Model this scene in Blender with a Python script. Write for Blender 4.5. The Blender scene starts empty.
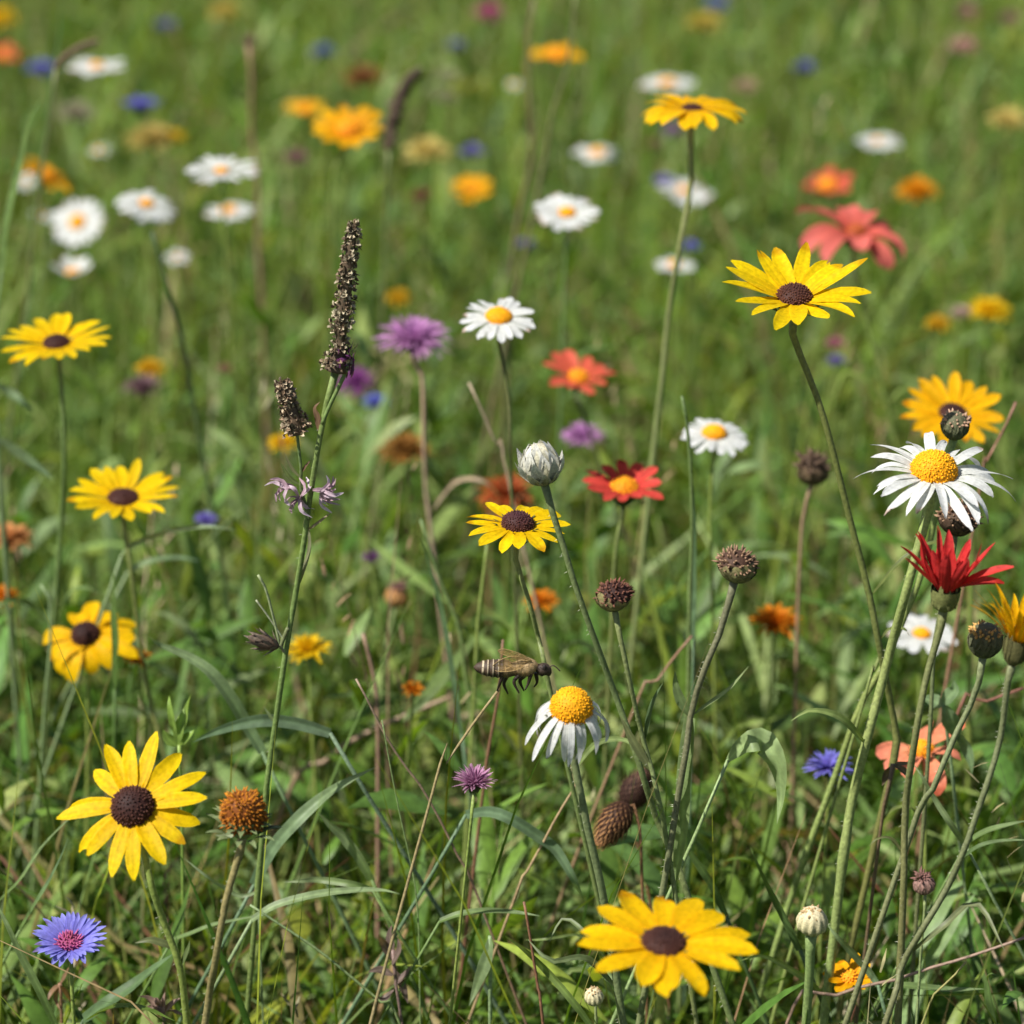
import bpy, math, random
import numpy as np
R = math.radians
C = bpy.context.scene.collection

# ------------------------------------------------------------------ camera, sky, sun, exposure
CAM_H, PITCH, FPX, RES = 1.15, R(20.0), 2904.0, 1024.0
cam = bpy.data.cameras.new('camera')
cam.sensor_width = 36.0
cam.lens = FPX / RES * 36.0
cam.clip_start, cam.clip_end = 0.05, 400.0
cam.dof.use_dof = True
cam.dof.focus_distance = 1.485
cam.dof.aperture_fstop = 6.1
cam.dof.aperture_blades = 9
camo = bpy.data.objects.new('camera', cam)
C.objects.link(camo)
camo.location = (0, 0, CAM_H)
camo.rotation_euler = (math.pi / 2 - PITCH, 0, 0)
bpy.context.scene.camera = camo

SUN_EL, SUN_V = R(52.0), (-0.87, -0.44)
w = bpy.data.worlds.new("World")
bpy.context.scene.world = w
w.use_nodes = True
nt = w.node_tree
nt.nodes.clear()
sky = nt.nodes.new('ShaderNodeTexSky')
sky.sky_type = 'NISHITA'
sky.sun_disc = False
sky.sun_elevation = SUN_EL
sky.sun_rotation = math.atan2(SUN_V[0], SUN_V[1])
bg = nt.nodes.new('ShaderNodeBackground')
bg.inputs[1].default_value = 0.064
wo = nt.nodes.new('ShaderNodeOutputWorld')
nt.links.new(sky.outputs[0], bg.inputs[0])
nt.links.new(bg.outputs[0], wo.inputs[0])

sl = bpy.data.lights.new('sun', 'SUN')
sl.energy = 5.0
sl.angle = R(0.5)
sl.color = (1.0, 0.965, 0.91)
so = bpy.data.objects.new('sun', sl)
C.objects.link(so)
az = math.atan2(SUN_V[1], SUN_V[0])
so.rotation_euler = (0, math.pi / 2 - SUN_EL, az)
so.location = (-3, 0, 5)

sc = bpy.context.scene
sc.view_settings.view_transform = 'Standard'
sc.view_settings.look = 'None'
sc.view_settings.exposure = 0.57
sc.view_settings.gamma = 1.0
sc.cycles.max_bounces = 6
sc.cycles.diffuse_bounces = 3
sc.cycles.transmission_bounces = 4
sc.cycles.transparent_max_bounces = 6

# ------------------------------------------------------------------ small maths
SP, CP = math.sin(PITCH), math.cos(PITCH)
FW, UP, RT = np.array([0, CP, -SP]), np.array([0, SP, CP]), np.array([1.0, 0, 0])
CAMP = np.array([0, 0, CAM_H])

def ray(px, py):
    return FW + (px - 512) / FPX * RT + (512 - py) / FPX * UP
def PD(px, py, D):            # point at axial distance D
    return CAMP + D * ray(px, py)
def PY(px, py, Y):            # point in the vertical plane y = Y
    d = ray(px, py)
    return CAMP + d * (Y / d[1])
def nrm(v):
    v = np.asarray(v, float)
    return v / max(np.linalg.norm(v), 1e-9)
def smooth_path(pts, n):      # Catmull-Rom, even in arc length
    p = np.asarray(pts, float)
    if len(p) == 2:
        t = np.linspace(0, 1, n)[:, None]
        return p[0] * (1 - t) + p[1] * t
    e = np.vstack([2 * p[0] - p[1], p, 2 * p[-1] - p[-2]])
    out = []
    for i in range(1, len(e) - 2):
        for t in np.linspace(0, 1, 12, endpoint=False):
            a, b, c, d = e[i - 1], e[i], e[i + 1], e[i + 2]
            out.append(.5 * (2 * b + (c - a) * t + (2 * a - 5 * b + 4 * c - d) * t * t + (3 * b - a - 3 * c + d) * t ** 3))
    out.append(p[-1])
    out = np.array(out)
    s = np.r_[0, np.cumsum(np.linalg.norm(np.diff(out, axis=0), axis=1))]
    q = np.linspace(0, s[-1], n)
    return np.stack([np.interp(q, s, out[:, k]) for k in range(3)], 1)

# ------------------------------------------------------------------ materials
def material(name, rough=.55, spec=.25, trans=0.0, tcol=(1, 1, 1), nscale=260, namp=.22, bump=.0):
    m = bpy.data.materials.new(name)
    m.use_nodes = True
    t = m.node_tree
    t.nodes.clear()
    N, L = t.nodes.new, t.links.new
    out = N('ShaderNodeOutputMaterial')
    att = N('ShaderNodeAttribute'); att.attribute_name = 'Col'
    geo = N('ShaderNodeTexCoord')
    noi = N('ShaderNodeTexNoise'); noi.inputs['Scale'].default_value = nscale; noi.inputs['Detail'].default_value = 3
    L(geo.outputs['Object'], noi.inputs['Vector'])
    mr = N('ShaderNodeMapRange')
    mr.inputs['From Min'].default_value = .3; mr.inputs['From Max'].default_value = .7
    mr.inputs['To Min'].default_value = 1 - namp; mr.inputs['To Max'].default_value = 1 + namp
    L(noi.outputs[0], mr.inputs['Value'])
    mul = N('ShaderNodeVectorMath'); mul.operation = 'SCALE'
    L(att.outputs['Color'], mul.inputs[0]); L(mr.outputs[0], mul.inputs['Scale'])
    b = N('ShaderNodeBsdfPrincipled')
    b.inputs['Roughness'].default_value = rough
    b.inputs['Specular IOR Level'].default_value = spec
    L(mul.outputs[0], b.inputs['Base Color'])
    if bump:
        bm = N('ShaderNodeBump'); bm.inputs['Strength'].default_value = bump; bm.inputs['Distance'].default_value = .001
        L(noi.outputs[0], bm.inputs['Height']); L(bm.outputs[0], b.inputs['Normal'])
    if trans:
        tr = N('ShaderNodeBsdfTranslucent')
        tm = N('ShaderNodeVectorMath'); tm.operation = 'MULTIPLY'
        L(mul.outputs[0], tm.inputs[0]); tm.inputs[1].default_value = tcol
        L(tm.outputs[0], tr.inputs['Color'])
        mx = N('ShaderNodeMixShader'); mx.inputs[0].default_value = trans
        L(b.outputs[0], mx.inputs[1]); L(tr.outputs[0], mx.inputs[2]); L(mx.outputs[0], out.inputs[0])
    else:
        L(b.outputs[0], out.inputs[0])
    return m

M_PETAL = material('petal_tissue', .55, .12, .38, nscale=420, namp=.16, bump=.25)
M_LEAF = material('leaf_tissue', .46, .28, .38, (1.35, 1.25, .35), nscale=160, namp=.25, bump=.1)
M_STEM = material('stem_tissue', .5, .3, .0, nscale=500, namp=.28, bump=.3)
M_SEED = material('seed_tissue', .65, .2, .0, nscale=900, namp=.3, bump=.2)
M_STRAW = material('dry_straw', .6, .3, .15, nscale=200, namp=.3)
M_BEE = material('bee_fur', .55, .35, .0, nscale=2500, namp=.35, bump=.3)

def wing_material():
    m = bpy.data.materials.new('bee_wing'); m.use_nodes = True
    t = m.node_tree; t.nodes.clear()
    N, L = t.nodes.new, t.links.new
    out = N('ShaderNodeOutputMaterial')
    b = N('ShaderNodeBsdfPrincipled'); b.inputs['Base Color'].default_value = (.34, .22, .08, 1); b.inputs['Roughness'].default_value = .3
    tr = N('ShaderNodeBsdfTransparent')
    geo = N('ShaderNodeTexCoord')
    vo = N('ShaderNodeTexVoronoi'); vo.feature = 'DISTANCE_TO_EDGE'; vo.inputs['Scale'].default_value = 260
    L(geo.outputs['Object'], vo.inputs['Vector'])
    r = N('ShaderNodeMapRange'); r.inputs['From Max'].default_value = .08; r.inputs['To Min'].default_value = .9; r.inputs['To Max'].default_value = .3
    L(vo.outputs[0], r.inputs['Value'])
    mx = N('ShaderNodeMixShader')
    L(r.outputs[0], mx.inputs[0]); L(tr.outputs[0], mx.inputs[1]); L(b.outputs[0], mx.inputs[2]); L(mx.outputs[0], out.inputs[0])
    return m
M_WING = wing_material()

def soil_material():
    m = bpy.data.materials.new('meadow_soil'); m.use_nodes = True
    t = m.node_tree
    N, L = t.nodes.new, t.links.new
    b = t.nodes['Principled BSDF']; b.inputs['Roughness'].default_value = .9
    geo = N('ShaderNodeTexCoord')
    n1 = N('ShaderNodeTexNoise'); n1.inputs['Scale'].default_value = 9; n1.inputs['Detail'].default_value = 8
    L(geo.outputs['Object'], n1.inputs['Vector'])
    cr = N('ShaderNodeValToRGB')
    cr.color_ramp.elements[0].position = .35; cr.color_ramp.elements[0].color = (.030, .045, .012, 1)
    cr.color_ramp.elements[1].position = .65; cr.color_ramp.elements[1].color = (.075, .095, .026, 1)
    L(n1.outputs[0], cr.inputs[0]); L(cr.outputs[0], b.inputs['Base Color'])
    bm = N('ShaderNodeBump'); bm.inputs['Distance'].default_value = .02
    L(n1.outputs[0], bm.inputs['Height']); L(bm.outputs[0], b.inputs['Normal'])
    return m

# ------------------------------------------------------------------ mesh collecting
class MB:
    def __init__(s): s.v, s.f, s.c, s.n = [], [], [], 0
    def add(s, v, f, c):
        v = np.asarray(v, float)
        c = np.asarray(c, float)
        if c.ndim == 1: c = np.tile(c[:3], (len(v), 1))
        s.v.append(v); s.c.append(c[:, :3])
        s.f.extend([tuple(i + s.n for i in q) for q in f])
        s.n += len(v)
    def build(s, name, mat, parent=None, smooth=True):
        v = np.vstack(s.v)
        off = np.array(parent.location) if parent is not None and parent.type == 'EMPTY' else np.zeros(3)
        if parent is not None and parent.type != 'EMPTY' and parent.parent: off = np.array(parent.parent.location)
        me = bpy.data.meshes.new(name)
        me.from_pydata((v - off).tolist(), [], s.f)
        put_col(me, np.vstack(s.c))
        if smooth: me.polygons.foreach_set('use_smooth', np.ones(len(me.polygons), bool))
        me.materials.append(mat)
        me.update()
        o = bpy.data.objects.new(name, me)
        C.objects.link(o)
        if parent is not None: o.parent = parent
        return o

def put_col(me, c):
    a = me.attributes.new('Col', 'FLOAT_COLOR', 'POINT')
    a.data.foreach_set('color', np.c_[np.clip(c, 0, 1), np.ones(len(c))].astype(np.float32).ravel())

def thing(name, label, cat, loc, group=None):
    o = bpy.data.objects.new(name, None)
    o.empty_display_size = .02
    C.objects.link(o)
    o.location = [float(x) for x in loc]
    o['label'], o['category'] = label, cat
    if group: o['group'] = group
    return o

def grid_faces(nu, nv, wrap=False):
    f = []
    m = nv if wrap else nv - 1
    for i in range(nu - 1):
        for j in range(m):
            k = (j + 1) % nv
            f.append((i * nv + j, i * nv + k, (i + 1) * nv + k, (i + 1) * nv + j))
    return f

def tube(mb, path, rad, col, sides=8, ridge=0.0, cap=True):
    p = np.asarray(path, float); n = len(p)
    rad = np.broadcast_to(np.asarray(rad, float), (n,))
    col = np.asarray(col, float)
    col = np.tile(col, (n, 1)) if col.ndim == 1 else col
    T = np.gradient(p, axis=0)
    ref = np.array([0.31, -.95, .05])
    vs, cs = [], []
    for i in range(n):
        t = nrm(T[i]); a = nrm(np.cross(t, ref)); b = np.cross(t, a)
        for j in range(sides):
            th = 2 * math.pi * j / sides
            r = rad[i] * (1 + (ridge if j % 2 else -ridge))
            vs.append(p[i] + r * (math.cos(th) * a + math.sin(th) * b)); cs.append(col[i])
    f = grid_faces(n, sides, True)
    if cap:
        f.append(tuple(range(sides))[::-1]); f.append(tuple((n - 1) * sides + j for j in range(sides)))
    mb.add(vs, f, cs)

def bumps(mb, P, Nv, r, h, c0, c1, sides=5, bend=None):
    """little pointed knobs at P along Nv"""
    vs, fs, cs = [], [], []
    for i, (p, n) in enumerate(zip(P, Nv)):
        n = nrm(n)
        a = nrm(np.cross(n, [.3, .2, .93] if abs(n[2]) < .9 else [1, 0, 0])); b = np.cross(n, a)
        ri = r[i] if np.ndim(r) else r
        hi = h[i] if np.ndim(h) else h
        k = len(vs)
        for lvl, (rr, hh, cc) in enumerate(((1.0, 0, 0.0), (.85, .55, .5))):
            for j in range(sides):
                th = 2 * math.pi * j / sides
                vs.append(p + n * hi * hh + ri * rr * (math.cos(th) * a + math.sin(th) * b))
                cs.append((c0[i] if np.ndim(c0) > 1 else np.asarray(c0)) * (1 - cc) + (c1[i] if np.ndim(c1) > 1 else np.asarray(c1)) * cc)
        vs.append(p + n * hi + (0 if bend is None else bend[i])); cs.append(c1[i] if np.ndim(c1) > 1 else np.asarray(c1))
        for j in range(sides):
            q = (j + 1) % sides
            fs.append((k + j, k + q, k + sides + q, k + sides + j))
            fs.append((k + sides + j, k + sides + q, k + 2 * sides))
    mb.add(vs, fs, cs)

PROF = {
    'susan': ([0, .12, .35, .6, .8, .92, 1], [.42, .62, .93, 1, .82, .55, .16]),
    'daisy': ([0, .15, .4, .7, .88, .96, 1], [.5, .72, .95, 1, .92, .7, .35]),
    'ray':   ([0, .2, .5, .8, 1], [.6, .9, 1, .8, .2]),
    'coral': ([0, .15, .4, .65, .85, .95, 1], [.35, .55, .9, 1, .85, .55, .2]),
    'leaf':  ([0, .1, .35, .6, .85, 1], [.18, .55, 1, .85, .4, .03]),
    'blade': ([0, .15, .5, .8, 1], [.75, .95, 1, .6, .04]),
}

def petal_geo(O, e1, e2, n, azi, L, W, r0, b0, b1, prof, col0, col1, cup, lat, twist, rng, nu=9, nv=7, groove=.035, pw=1.3, notch=0.0):
    u = np.linspace(0, 1, nu)
    ang = np.radians(b0 + (b1 - b0) * u ** pw)
    ds = L / (nu - 1)
    rr = r0 + np.r_[0, np.cumsum(ds * np.cos((ang[1:] + ang[:-1]) / 2))]
    zz = np.r_[0, np.cumsum(ds * np.sin((ang[1:] + ang[:-1]) / 2))]
    wd = W / 2 * np.interp(u, *PROF[prof])
    vs, cs = [], []
    er = math.cos(azi) * e1 + math.sin(azi) * e2
    et = -math.sin(azi) * e1 + math.cos(azi) * e2
    tone = 1 + rng.uniform(-.12, .06)
    worn = rng.random() < .16 and nu >= 9
    bite = rng.uniform(-.9, .9) if rng.random() < .12 and nu >= 9 else None
    vein = [1 - (.20 if j % 2 else .05) * rng.uniform(.2, 1.2) for j in range(nv)]
    for i in range(nu):
        tdir = math.cos(ang[i]) * er + math.sin(ang[i]) * n
        ndir = -math.sin(ang[i]) * er + math.cos(ang[i]) * n
        tw = twist * u[i]
        side = math.cos(tw) * et + math.sin(tw) * ndir
        nn = -math.sin(tw) * et + math.cos(tw) * ndir
        cen = O + er * rr[i] + n * zz[i] + et * lat * L * u[i] ** 2
        for j in range(nv):
            v = -1 + 2 * j / (nv - 1)
            off = cup * wd[i] * v * v + groove * W * math.cos(3 * math.pi * v) * math.sin(math.pi * min(1, u[i] * 1.1 + .05))
            back = -notch * L * abs(math.sin(1.5 * math.pi * v)) if i == nu - 1 else 0
            vs.append(cen + side * wd[i] * v + nn * off + tdir * back)
            g = u[i] ** .8
            cc = (np.asarray(col0) * (1 - g) + np.asarray(col1) * g) * tone * vein[j]
            if worn and u[i] > .84: cc = cc * np.array([.72, .55, .45])
            if bite is not None and u[i] > .7 and abs(v - bite) < .4: vs[-1] = vs[-1] - tdir * L * .10 * (u[i] - .7) / .3
            cs.append(cc)
    return vs, grid_faces(nu, nv), cs

def dome(mb, O, e1, e2, n, Rr, h, N, bh, bw, cin, cout, tin, tout, tmax=100, dip=0.0, rng=None, splay=0.0, wild=.3, miss=.02):
    """domed disc of packed florets"""
    nu, nv = 10, 22
    q0, q1 = rng.uniform(0, 6.28), .04 + .10 * wild
    def pt(th, ph):
        s = math.sin(th) * (1 + q1 * math.cos(ph - q0))
        z = h * math.cos(th) - dip * h * math.exp(-(th / .45) ** 2)
        return O + Rr * s * (math.cos(ph) * e1 + math.sin(ph) * e2) + z * n
    vs, cs = [], []
    for i in range(nu):
        th = R(tmax) * i / (nu - 1)
        k = i / (nu - 1)
        for j in range(nv):
            vs.append(pt(th, 2 * math.pi * j / nv)); cs.append(np.asarray(cin) * (1 - k) * .85 + np.asarray(cout) * k * .85)
    mb.add(vs, grid_faces(nu, nv, True), cs)
    P, Q, c0, c1, hh = [], [], [], [], []
    for i in range(N):
        if rng.random() < miss: continue
        k = math.sqrt((i + .5) / N)
        th, ph = R(tmax - 4) * k + rng.gauss(0, .018 + .05 * wild), i * 2.399963 + rng.gauss(0, .02 + .08 * wild)
        p = pt(th, ph)
        nn = nrm(math.sin(th) * (math.cos(ph) * e1 + math.sin(ph) * e2) / Rr + math.cos(th) * n / max(h, 1e-5))
        nn = nrm(nn + splay * (math.cos(ph) * e1 + math.sin(ph) * e2) * k)
        t = 1 + rng.uniform(-.2, .2)
        P.append(p - nn * bh * .2); Q.append(nn + rng.gauss(0, .07 + .22 * wild) * e1 + rng.gauss(0, .07 + .22 * wild) * e2)
        c0.append((np.asarray(cin) * (1 - k) + np.asarray(cout) * k) * t); c1.append((np.asarray(tin) * (1 - k) + np.asarray(tout) * k) * t)
        hh.append(bh * rng.uniform(.75 - .4 * wild, 1.25 + .6 * wild))
    bumps(mb, P, Q, bw, np.array(hh), np.array(c0), np.array(c1))

def frame(a, roll):
    """head axis tilted `a` degrees to the viewer, then `roll` degrees to the right"""
    a, b = R(a), R(roll)
    n = np.array([0, -math.sin(a), math.cos(a)])
    rot = lambda v: np.array([v[0] * math.cos(b) + v[2] * math.sin(b), v[1], -v[0] * math.sin(b) + v[2] * math.cos(b)])
    n = nrm(rot(n)); e1 = nrm(rot(np.array([1.0, 0, 0]))); e2 = np.cross(n, e1)
    return e1, e2, n

GREEN_STEM = np.array([.15, .20, .045])
DARK_STEM = np.array([.065, .095, .026])
PALE_STEM = np.array([.20, .26, .07])
BROWN_STEM = np.array([.15, .085, .04])
HAIRY = np.array([.12, .135, .065])

def stem_to_ground(top, pix, Y, rng, lean=None, wob=.006):
    """points from the head down through picture points (all in the plane of the plant) to the soil"""
    pts = [np.asarray(t, float) for t in top]
    for k, q in enumerate(pix):
        y = q[2] if len(q) > 2 else Y + rng.uniform(-wob, wob)
        c = PY(q[0], q[1], y)
        if k < 2 and c[2] > pts[-1][2] - .008 and len(pix) > 1: continue
        pts.append(c)
    l = pts[-1]; p = pts[-2]
    sx = (l[0] - p[0]) / max(p[2] - l[2], .02)
    sx = max(-.35, min(.35, sx)) if lean is None else lean
    z = l[2]
    if z > .06:
        pts.append(np.array([l[0] + sx * z * .45, l[1] + rng.uniform(-.01, .01), z * .5]))
        pts.append(np.array([l[0] + sx * z * .7, l[1] + rng.uniform(-.01, .02), -.004]))
    else:
        pts.append(np.array([l[0] + sx * z, l[1], -.004]))
    return pts

def hairs(mb, path, rad, n, L, col, rng):
    for _ in range(n):
        i = rng.randrange(1, len(path) - 1)
        t = nrm(path[i + 1] - path[i - 1])
        d = nrm(np.cross(t, [rng.gauss(0, 1), rng.gauss(0, 1), rng.gauss(0, 1)]))
        p = path[i] + (path[i + 1] - path[i]) * rng.random() + d * rad * .9
        q = p + d * L * rng.uniform(.5, 1.2) + np.array([0, 0, -L * .3])
        s = nrm(np.cross(d, t)) * L * .05 + t * L * .06
        mb.add([p - s, p + s, q], [(0, 1, 2)], col)

def make_stem(root, pts, r, col, rng, n=40, hair=0, hl=.0016, base_col=None, name='stem'):
    col = np.minimum(np.asarray(col) * 1.35, .45)
    if base_col is not None: base_col = np.asarray(base_col) * 1.35
    path = smooth_path(pts, n)
    rad = r * .84 * np.linspace(.82, 1.25, n) * (1 + .05 * np.sin(np.linspace(0, 9, n)))
    k = np.linspace(0, 1, n)[:, None]
    bc = np.asarray(col) * .9 if base_col is None else np.asarray(base_col)
    cc = np.asarray(col) * (1 - k) + bc * k
    w1 = .5 + .5 * np.sin(np.linspace(0, 1, n) * rng.uniform(9, 16) + rng.uniform(0, 6))[:, None]
    cc = cc * (1 - .22 * w1) + np.asarray(col) * np.array([1.25, .8, .8]) * .22 * w1
    rad = rad * (1 + .55 * np.exp(-np.linspace(0, 1, n) / .022))
    rad = rad * (1 + .28 * np.exp(-((np.linspace(0, 1, n) - rng.uniform(.3, .5)) / .012) ** 2))
    mb = MB(); tube(mb, path, rad, cc, 8, .07)
    if hair: hairs(mb, path[:int(n * .6)], r, hair, hl, np.array([.42, .42, .3]), rng)
    return mb.build(name, M_STEM, root), path

def ribbon(mb, pts, W, col0, col1, prof='blade', n=18, face=0.0, fold=.25, twist=0.0, veins=True, rng=random):
    """a leaf along a path; `face` turns its flat side from the viewer"""
    p = smooth_path(pts, n); T = np.gradient(p, axis=0)
    wd = W / 2 * np.interp(np.linspace(0, 1, n), *PROF[prof])
    vs, cs = [], []
    nv = 7
    for i in range(n):
        t = nrm(T[i])
        view = nrm(p[i] - CAMP) * -1
        view = nrm(view + np.array([-.5, 0, .6]))
        s0 = nrm(np.cross(t, view)); n0 = np.cross(s0, t)
        a = face + twist * i / (n - 1)
        s = math.cos(a) * s0 + math.sin(a) * n0; nn = np.cross(s, t)
        k = i / (n - 1)
        for j in range(nv):
            v = -1 + 2 * j / (nv - 1)
            vs.append(p[i] + s * wd[i] * v + nn * wd[i] * (fold * abs(v) + (.05 if j % 2 else 0)))
            cc = np.asarray(col0) * (1 - k) + np.asarray(col1) * k
            cs.append(cc * (1.25 if (veins and j == 3) else (.92 if j % 2 else 1.0)))
    mb.add(vs, grid_faces(n, nv), cs)

# ------------------------------------------------------------------ flowers
def head_petals(root, mb, O, e1, e2, n, S, ps, rng):
    cnt = ps['n']; sep = mb is None
    for row in range(ps.get('rows', 1)):
        for k in range(cnt):
            if rng.random() < ps.get('skip', 0): continue
            azi = 2 * math.pi * (k + .5 * row) / cnt + rng.uniform(-1, 1) * ps.get('jaz', .3) * math.pi / cnt + ps.get('spin', 0)
            r0 = ps['r0'] * S
            jit = ps.get('jit', 7)
            b0 = ps['b0'] + rng.uniform(-jit, jit) + row * 8; b1 = ps['b1'] + rng.uniform(-jit, jit) * 1.8 + row * 8
            if 'down' in ps:      # gravity: the petals on the low side hang more
                d = math.cos(azi) * e1 + math.sin(azi) * e2
                b1 += ps['down'] * d[2]
            L = (S / 2 - r0) * ps.get('stretch', 1.0) * (1 + rng.uniform(-1, .6) * ps.get('Lj', .1)) * (1 - .12 * row)
            g = petal_geo(O - n * .0006 * row, e1, e2, n, azi, L, ps['W'] * S * rng.uniform(.85, 1.12), r0, b0, b1, ps['prof'], ps['c0'], ps['c1'],
                          ps.get('cup', .18) + rng.uniform(-.15, .15), rng.uniform(-1, 1) * ps.get('lat', .08), rng.uniform(-1, 1) * ps.get('tw', .35), rng,
                          nu=ps.get('nu', 9), nv=ps.get('nv', 7), groove=ps.get('groove', .035), pw=ps.get('pw', 1.3), notch=ps.get('notch', .03))
            if sep:
                m = MB(); m.add(*g); m.build('petal', M_PETAL, root)
            else:
                mb.add(*g)

def calyx(root, O, e1, e2, n, Rr, H, col, nb, rng, stem_r, flare=25, name='calyx', pw=.8):
    mb = MB()
    nu, nv = 7, 14
    vs, cs = [], []
    for i in range(nu):
        k = i / (nu - 1)
        r = stem_r + (Rr - stem_r) * math.sin(k * math.pi / 2) ** pw
        for j in range(nv):
            th = 2 * math.pi * j / nv
            vs.append(O - n * H * (1 - k) + r * (math.cos(th) * e1 + math.sin(th) * e2)); cs.append(np.asarray(col) * .9)
    mb.add(vs, grid_faces(nu, nv, True), cs)
    for row, (hk, lk) in enumerate(((.75, .9), (.4, .8))):
        for k in range(nb):
            azi = 2 * math.pi * (k + .5 * row) / nb + rng.uniform(-.15, .15)
            g = petal_geo(O - n * H * hk, e1, e2, n, azi, H * lk * rng.uniform(.8, 1.3), Rr * 4.2 / nb, Rr * (.86 - .25 * row), 75 - flare, 70 - flare * 2, 'leaf',
                          np.asarray(col) * .9, np.asarray(col) * rng.uniform(.8, 1.4), .1, 0, 0, rng, nu=5, nv=3, groove=0)
            mb.add(*g)
    mb.build(name, M_SEED, root)

def flower(name, label, cat, px, py, dpx, S, a, roll, petals=None, disc=None, cal=None, stem=(), sr=.0018, scol=GREEN_STEM,
           sbase=None, hair=0, group=None, sep=None, seed=None, tuft=None, dz=0.0, lean=None, leaves=(), zmin=.42, sprouts=3):
    rng = random.Random(seed if seed is not None else hash((int(px), int(py))) % 99991)
    D = FPX * S / dpx
    O = PD(px, py, D)
    if O[2] < zmin:             # a bloom stands clear of the growth round it
        D = max(1.36, (CAM_H - zmin - .02) / (SP - (512 - py) / FPX * CP)); S = D * dpx / FPX
        O = PD(px, py, D)
    e1, e2, n = frame(a, roll)
    H = (cal or {}).get('H', .10) * S
    under = O - n * H
    pts = stem_to_ground([under + n * H * .2, under - n * S * .10 + np.array([0, 0, -.04 * S])] if dpx > 40 else [under + n * H * .2], stem, O[1], rng, lean) if stem else \
        stem_to_ground([under + n * H * .2, under - n * S * .12 - np.array([0, 0, .08 * S])],
                       [], O[1], rng, rng.uniform(-.16, .16) if lean is None else lean)
    base = pts[-1].copy(); base[2] = 0
    root = thing(name, label, cat, base, group)
    n_st = 60 if dpx > 60 else 24
    _, path = make_stem(root, pts, sr, scol, rng, hair=hair, base_col=sbase, n=n_st)
    if dpx > 60 and sprouts:
        for _ in range(sprouts):
            i = rng.randrange(n_st // 5, int(n_st * .62)); sgn = rng.choice((-1, 1)); L = rng.uniform(.016, .05)
            c = path[i]
            q = [c, c + np.array([sgn * .35 * L, rng.uniform(-.3, .1) * L, .45 * L]), c + np.array([sgn * .75 * L, rng.uniform(-.5, .1) * L, .62 * L]), c + np.array([sgn * L, rng.uniform(-.6, .1) * L, rng.uniform(.2, .8) * L])]
            lb = MB(); ribbon(lb, q, rng.uniform(.0022, .0045), np.asarray(scol) * 1.3, np.asarray(scol) * 1.5, 'leaf', 12, rng.uniform(-.5, .5), .3, .4, rng=rng); lb.build('leaf', M_LEAF, root)
    if petals:
        separate = dpx >= 40 if sep is None else sep
        if separate: head_petals(root, None, O, e1, e2, n, S, petals, rng)
        else:
            mb = MB(); head_petals(root, mb, O, e1, e2, n, S, petals, rng); mb.build('corolla', M_PETAL, root)
    if disc:
        mb = MB()
        Rr = disc['R'] * S
        N = disc.get('N', 220) if dpx > 60 else max(40, disc.get('N', 220) // 3)
        bw = Rr * 1.5 / math.sqrt(N)
        dome(mb, O + n * disc.get('up', .0) * S, e1, e2, n, Rr, disc['h'] * Rr, N, bw * disc.get('bh', 1.3), bw * .62,
             disc['cin'], disc['cout'], disc['tin'], disc['tout'], disc.get('tmax', 100), disc.get('dip', 0), rng, disc.get('splay', 0), disc.get('wild', .3), disc.get('miss', .02))
        mb.build('disc', M_SEED, root)
    if tuft:
        mb = MB()
        for k in range(tuft['n']):
            q = math.sqrt((k + .5) / tuft['n']); ph = k * 2.399963 + rng.uniform(-.2, .2)
            el = tuft.get('e0', 88) + (tuft.get('e1', 8) - tuft.get('e0', 88)) * q ** 1.2 + rng.uniform(-9, 9)
            g = petal_geo(O, e1, e2, n, ph, S / 2 * (tuft.get('lin', .55) + (1 - tuft.get('lin', .55)) * q) * rng.uniform(.8, 1.1), tuft['W'] * S, tuft['r0'] * S * q, el, el - tuft.get('droop', 18), 'ray',
                          np.asarray(tuft['c0']), np.asarray(tuft['c1']) * rng.uniform(.75, 1.2), .5, rng.uniform(-.15, .15), rng.uniform(-.6, .6), rng, nu=5, nv=3, groove=0)
            mb.add(*g)
        mb.build('floret_tuft', M_PETAL, root)
    if cal:
        calyx(root, O - n * .002 * S, e1, e2, n, cal['R'] * S, H, cal.get('col', DARK_STEM), cal.get('n', 12), rng, sr, cal.get('flare', 25), pw=cal.get('pw', .8))
    for lf in leaves:
        stem_leaf(root, path, *lf, rng=rng)
    return root

def stem_leaf(root, path, pix, W, col=(.11, .17, .05), col2=None, prof='leaf', face=0.2, fold=.25, rng=random, dy=0.0):
    """a leaf of the plant, from its stem out through picture points"""
    q0 = PY(pix[0][0], pix[0][1], path[len(path) // 3][1])
    k = int(np.argmin(np.linalg.norm(path - q0, axis=1)))
    pts = [path[k]] + [PY(p[0], p[1], path[k][1] + dy * (i + 1)) for i, p in enumerate(pix[1:])]
    mb = MB(); ribbon(mb, pts, W, col, col2 if col2 is not None else col, prof, 14, face, fold, rng=rng)
    return mb.build('leaf', M_LEAF, root)

# ------------------------------------------------------------------ the setting: soil and the uncountable growth
def build_ground():
    mb = MB()
    xs = np.linspace(-40, 40, 41); ys = np.linspace(-20, 90, 56)
    vs = [(x, y, 0.0) for y in ys for x in xs]
    mb.add(vs, grid_faces(len(ys), len(xs)), (.05, .07, .02))
    o = mb.build('ground', soil_material()); o['kind'] = 'structure'
build_ground()

G = np.random.default_rng(11)

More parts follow.
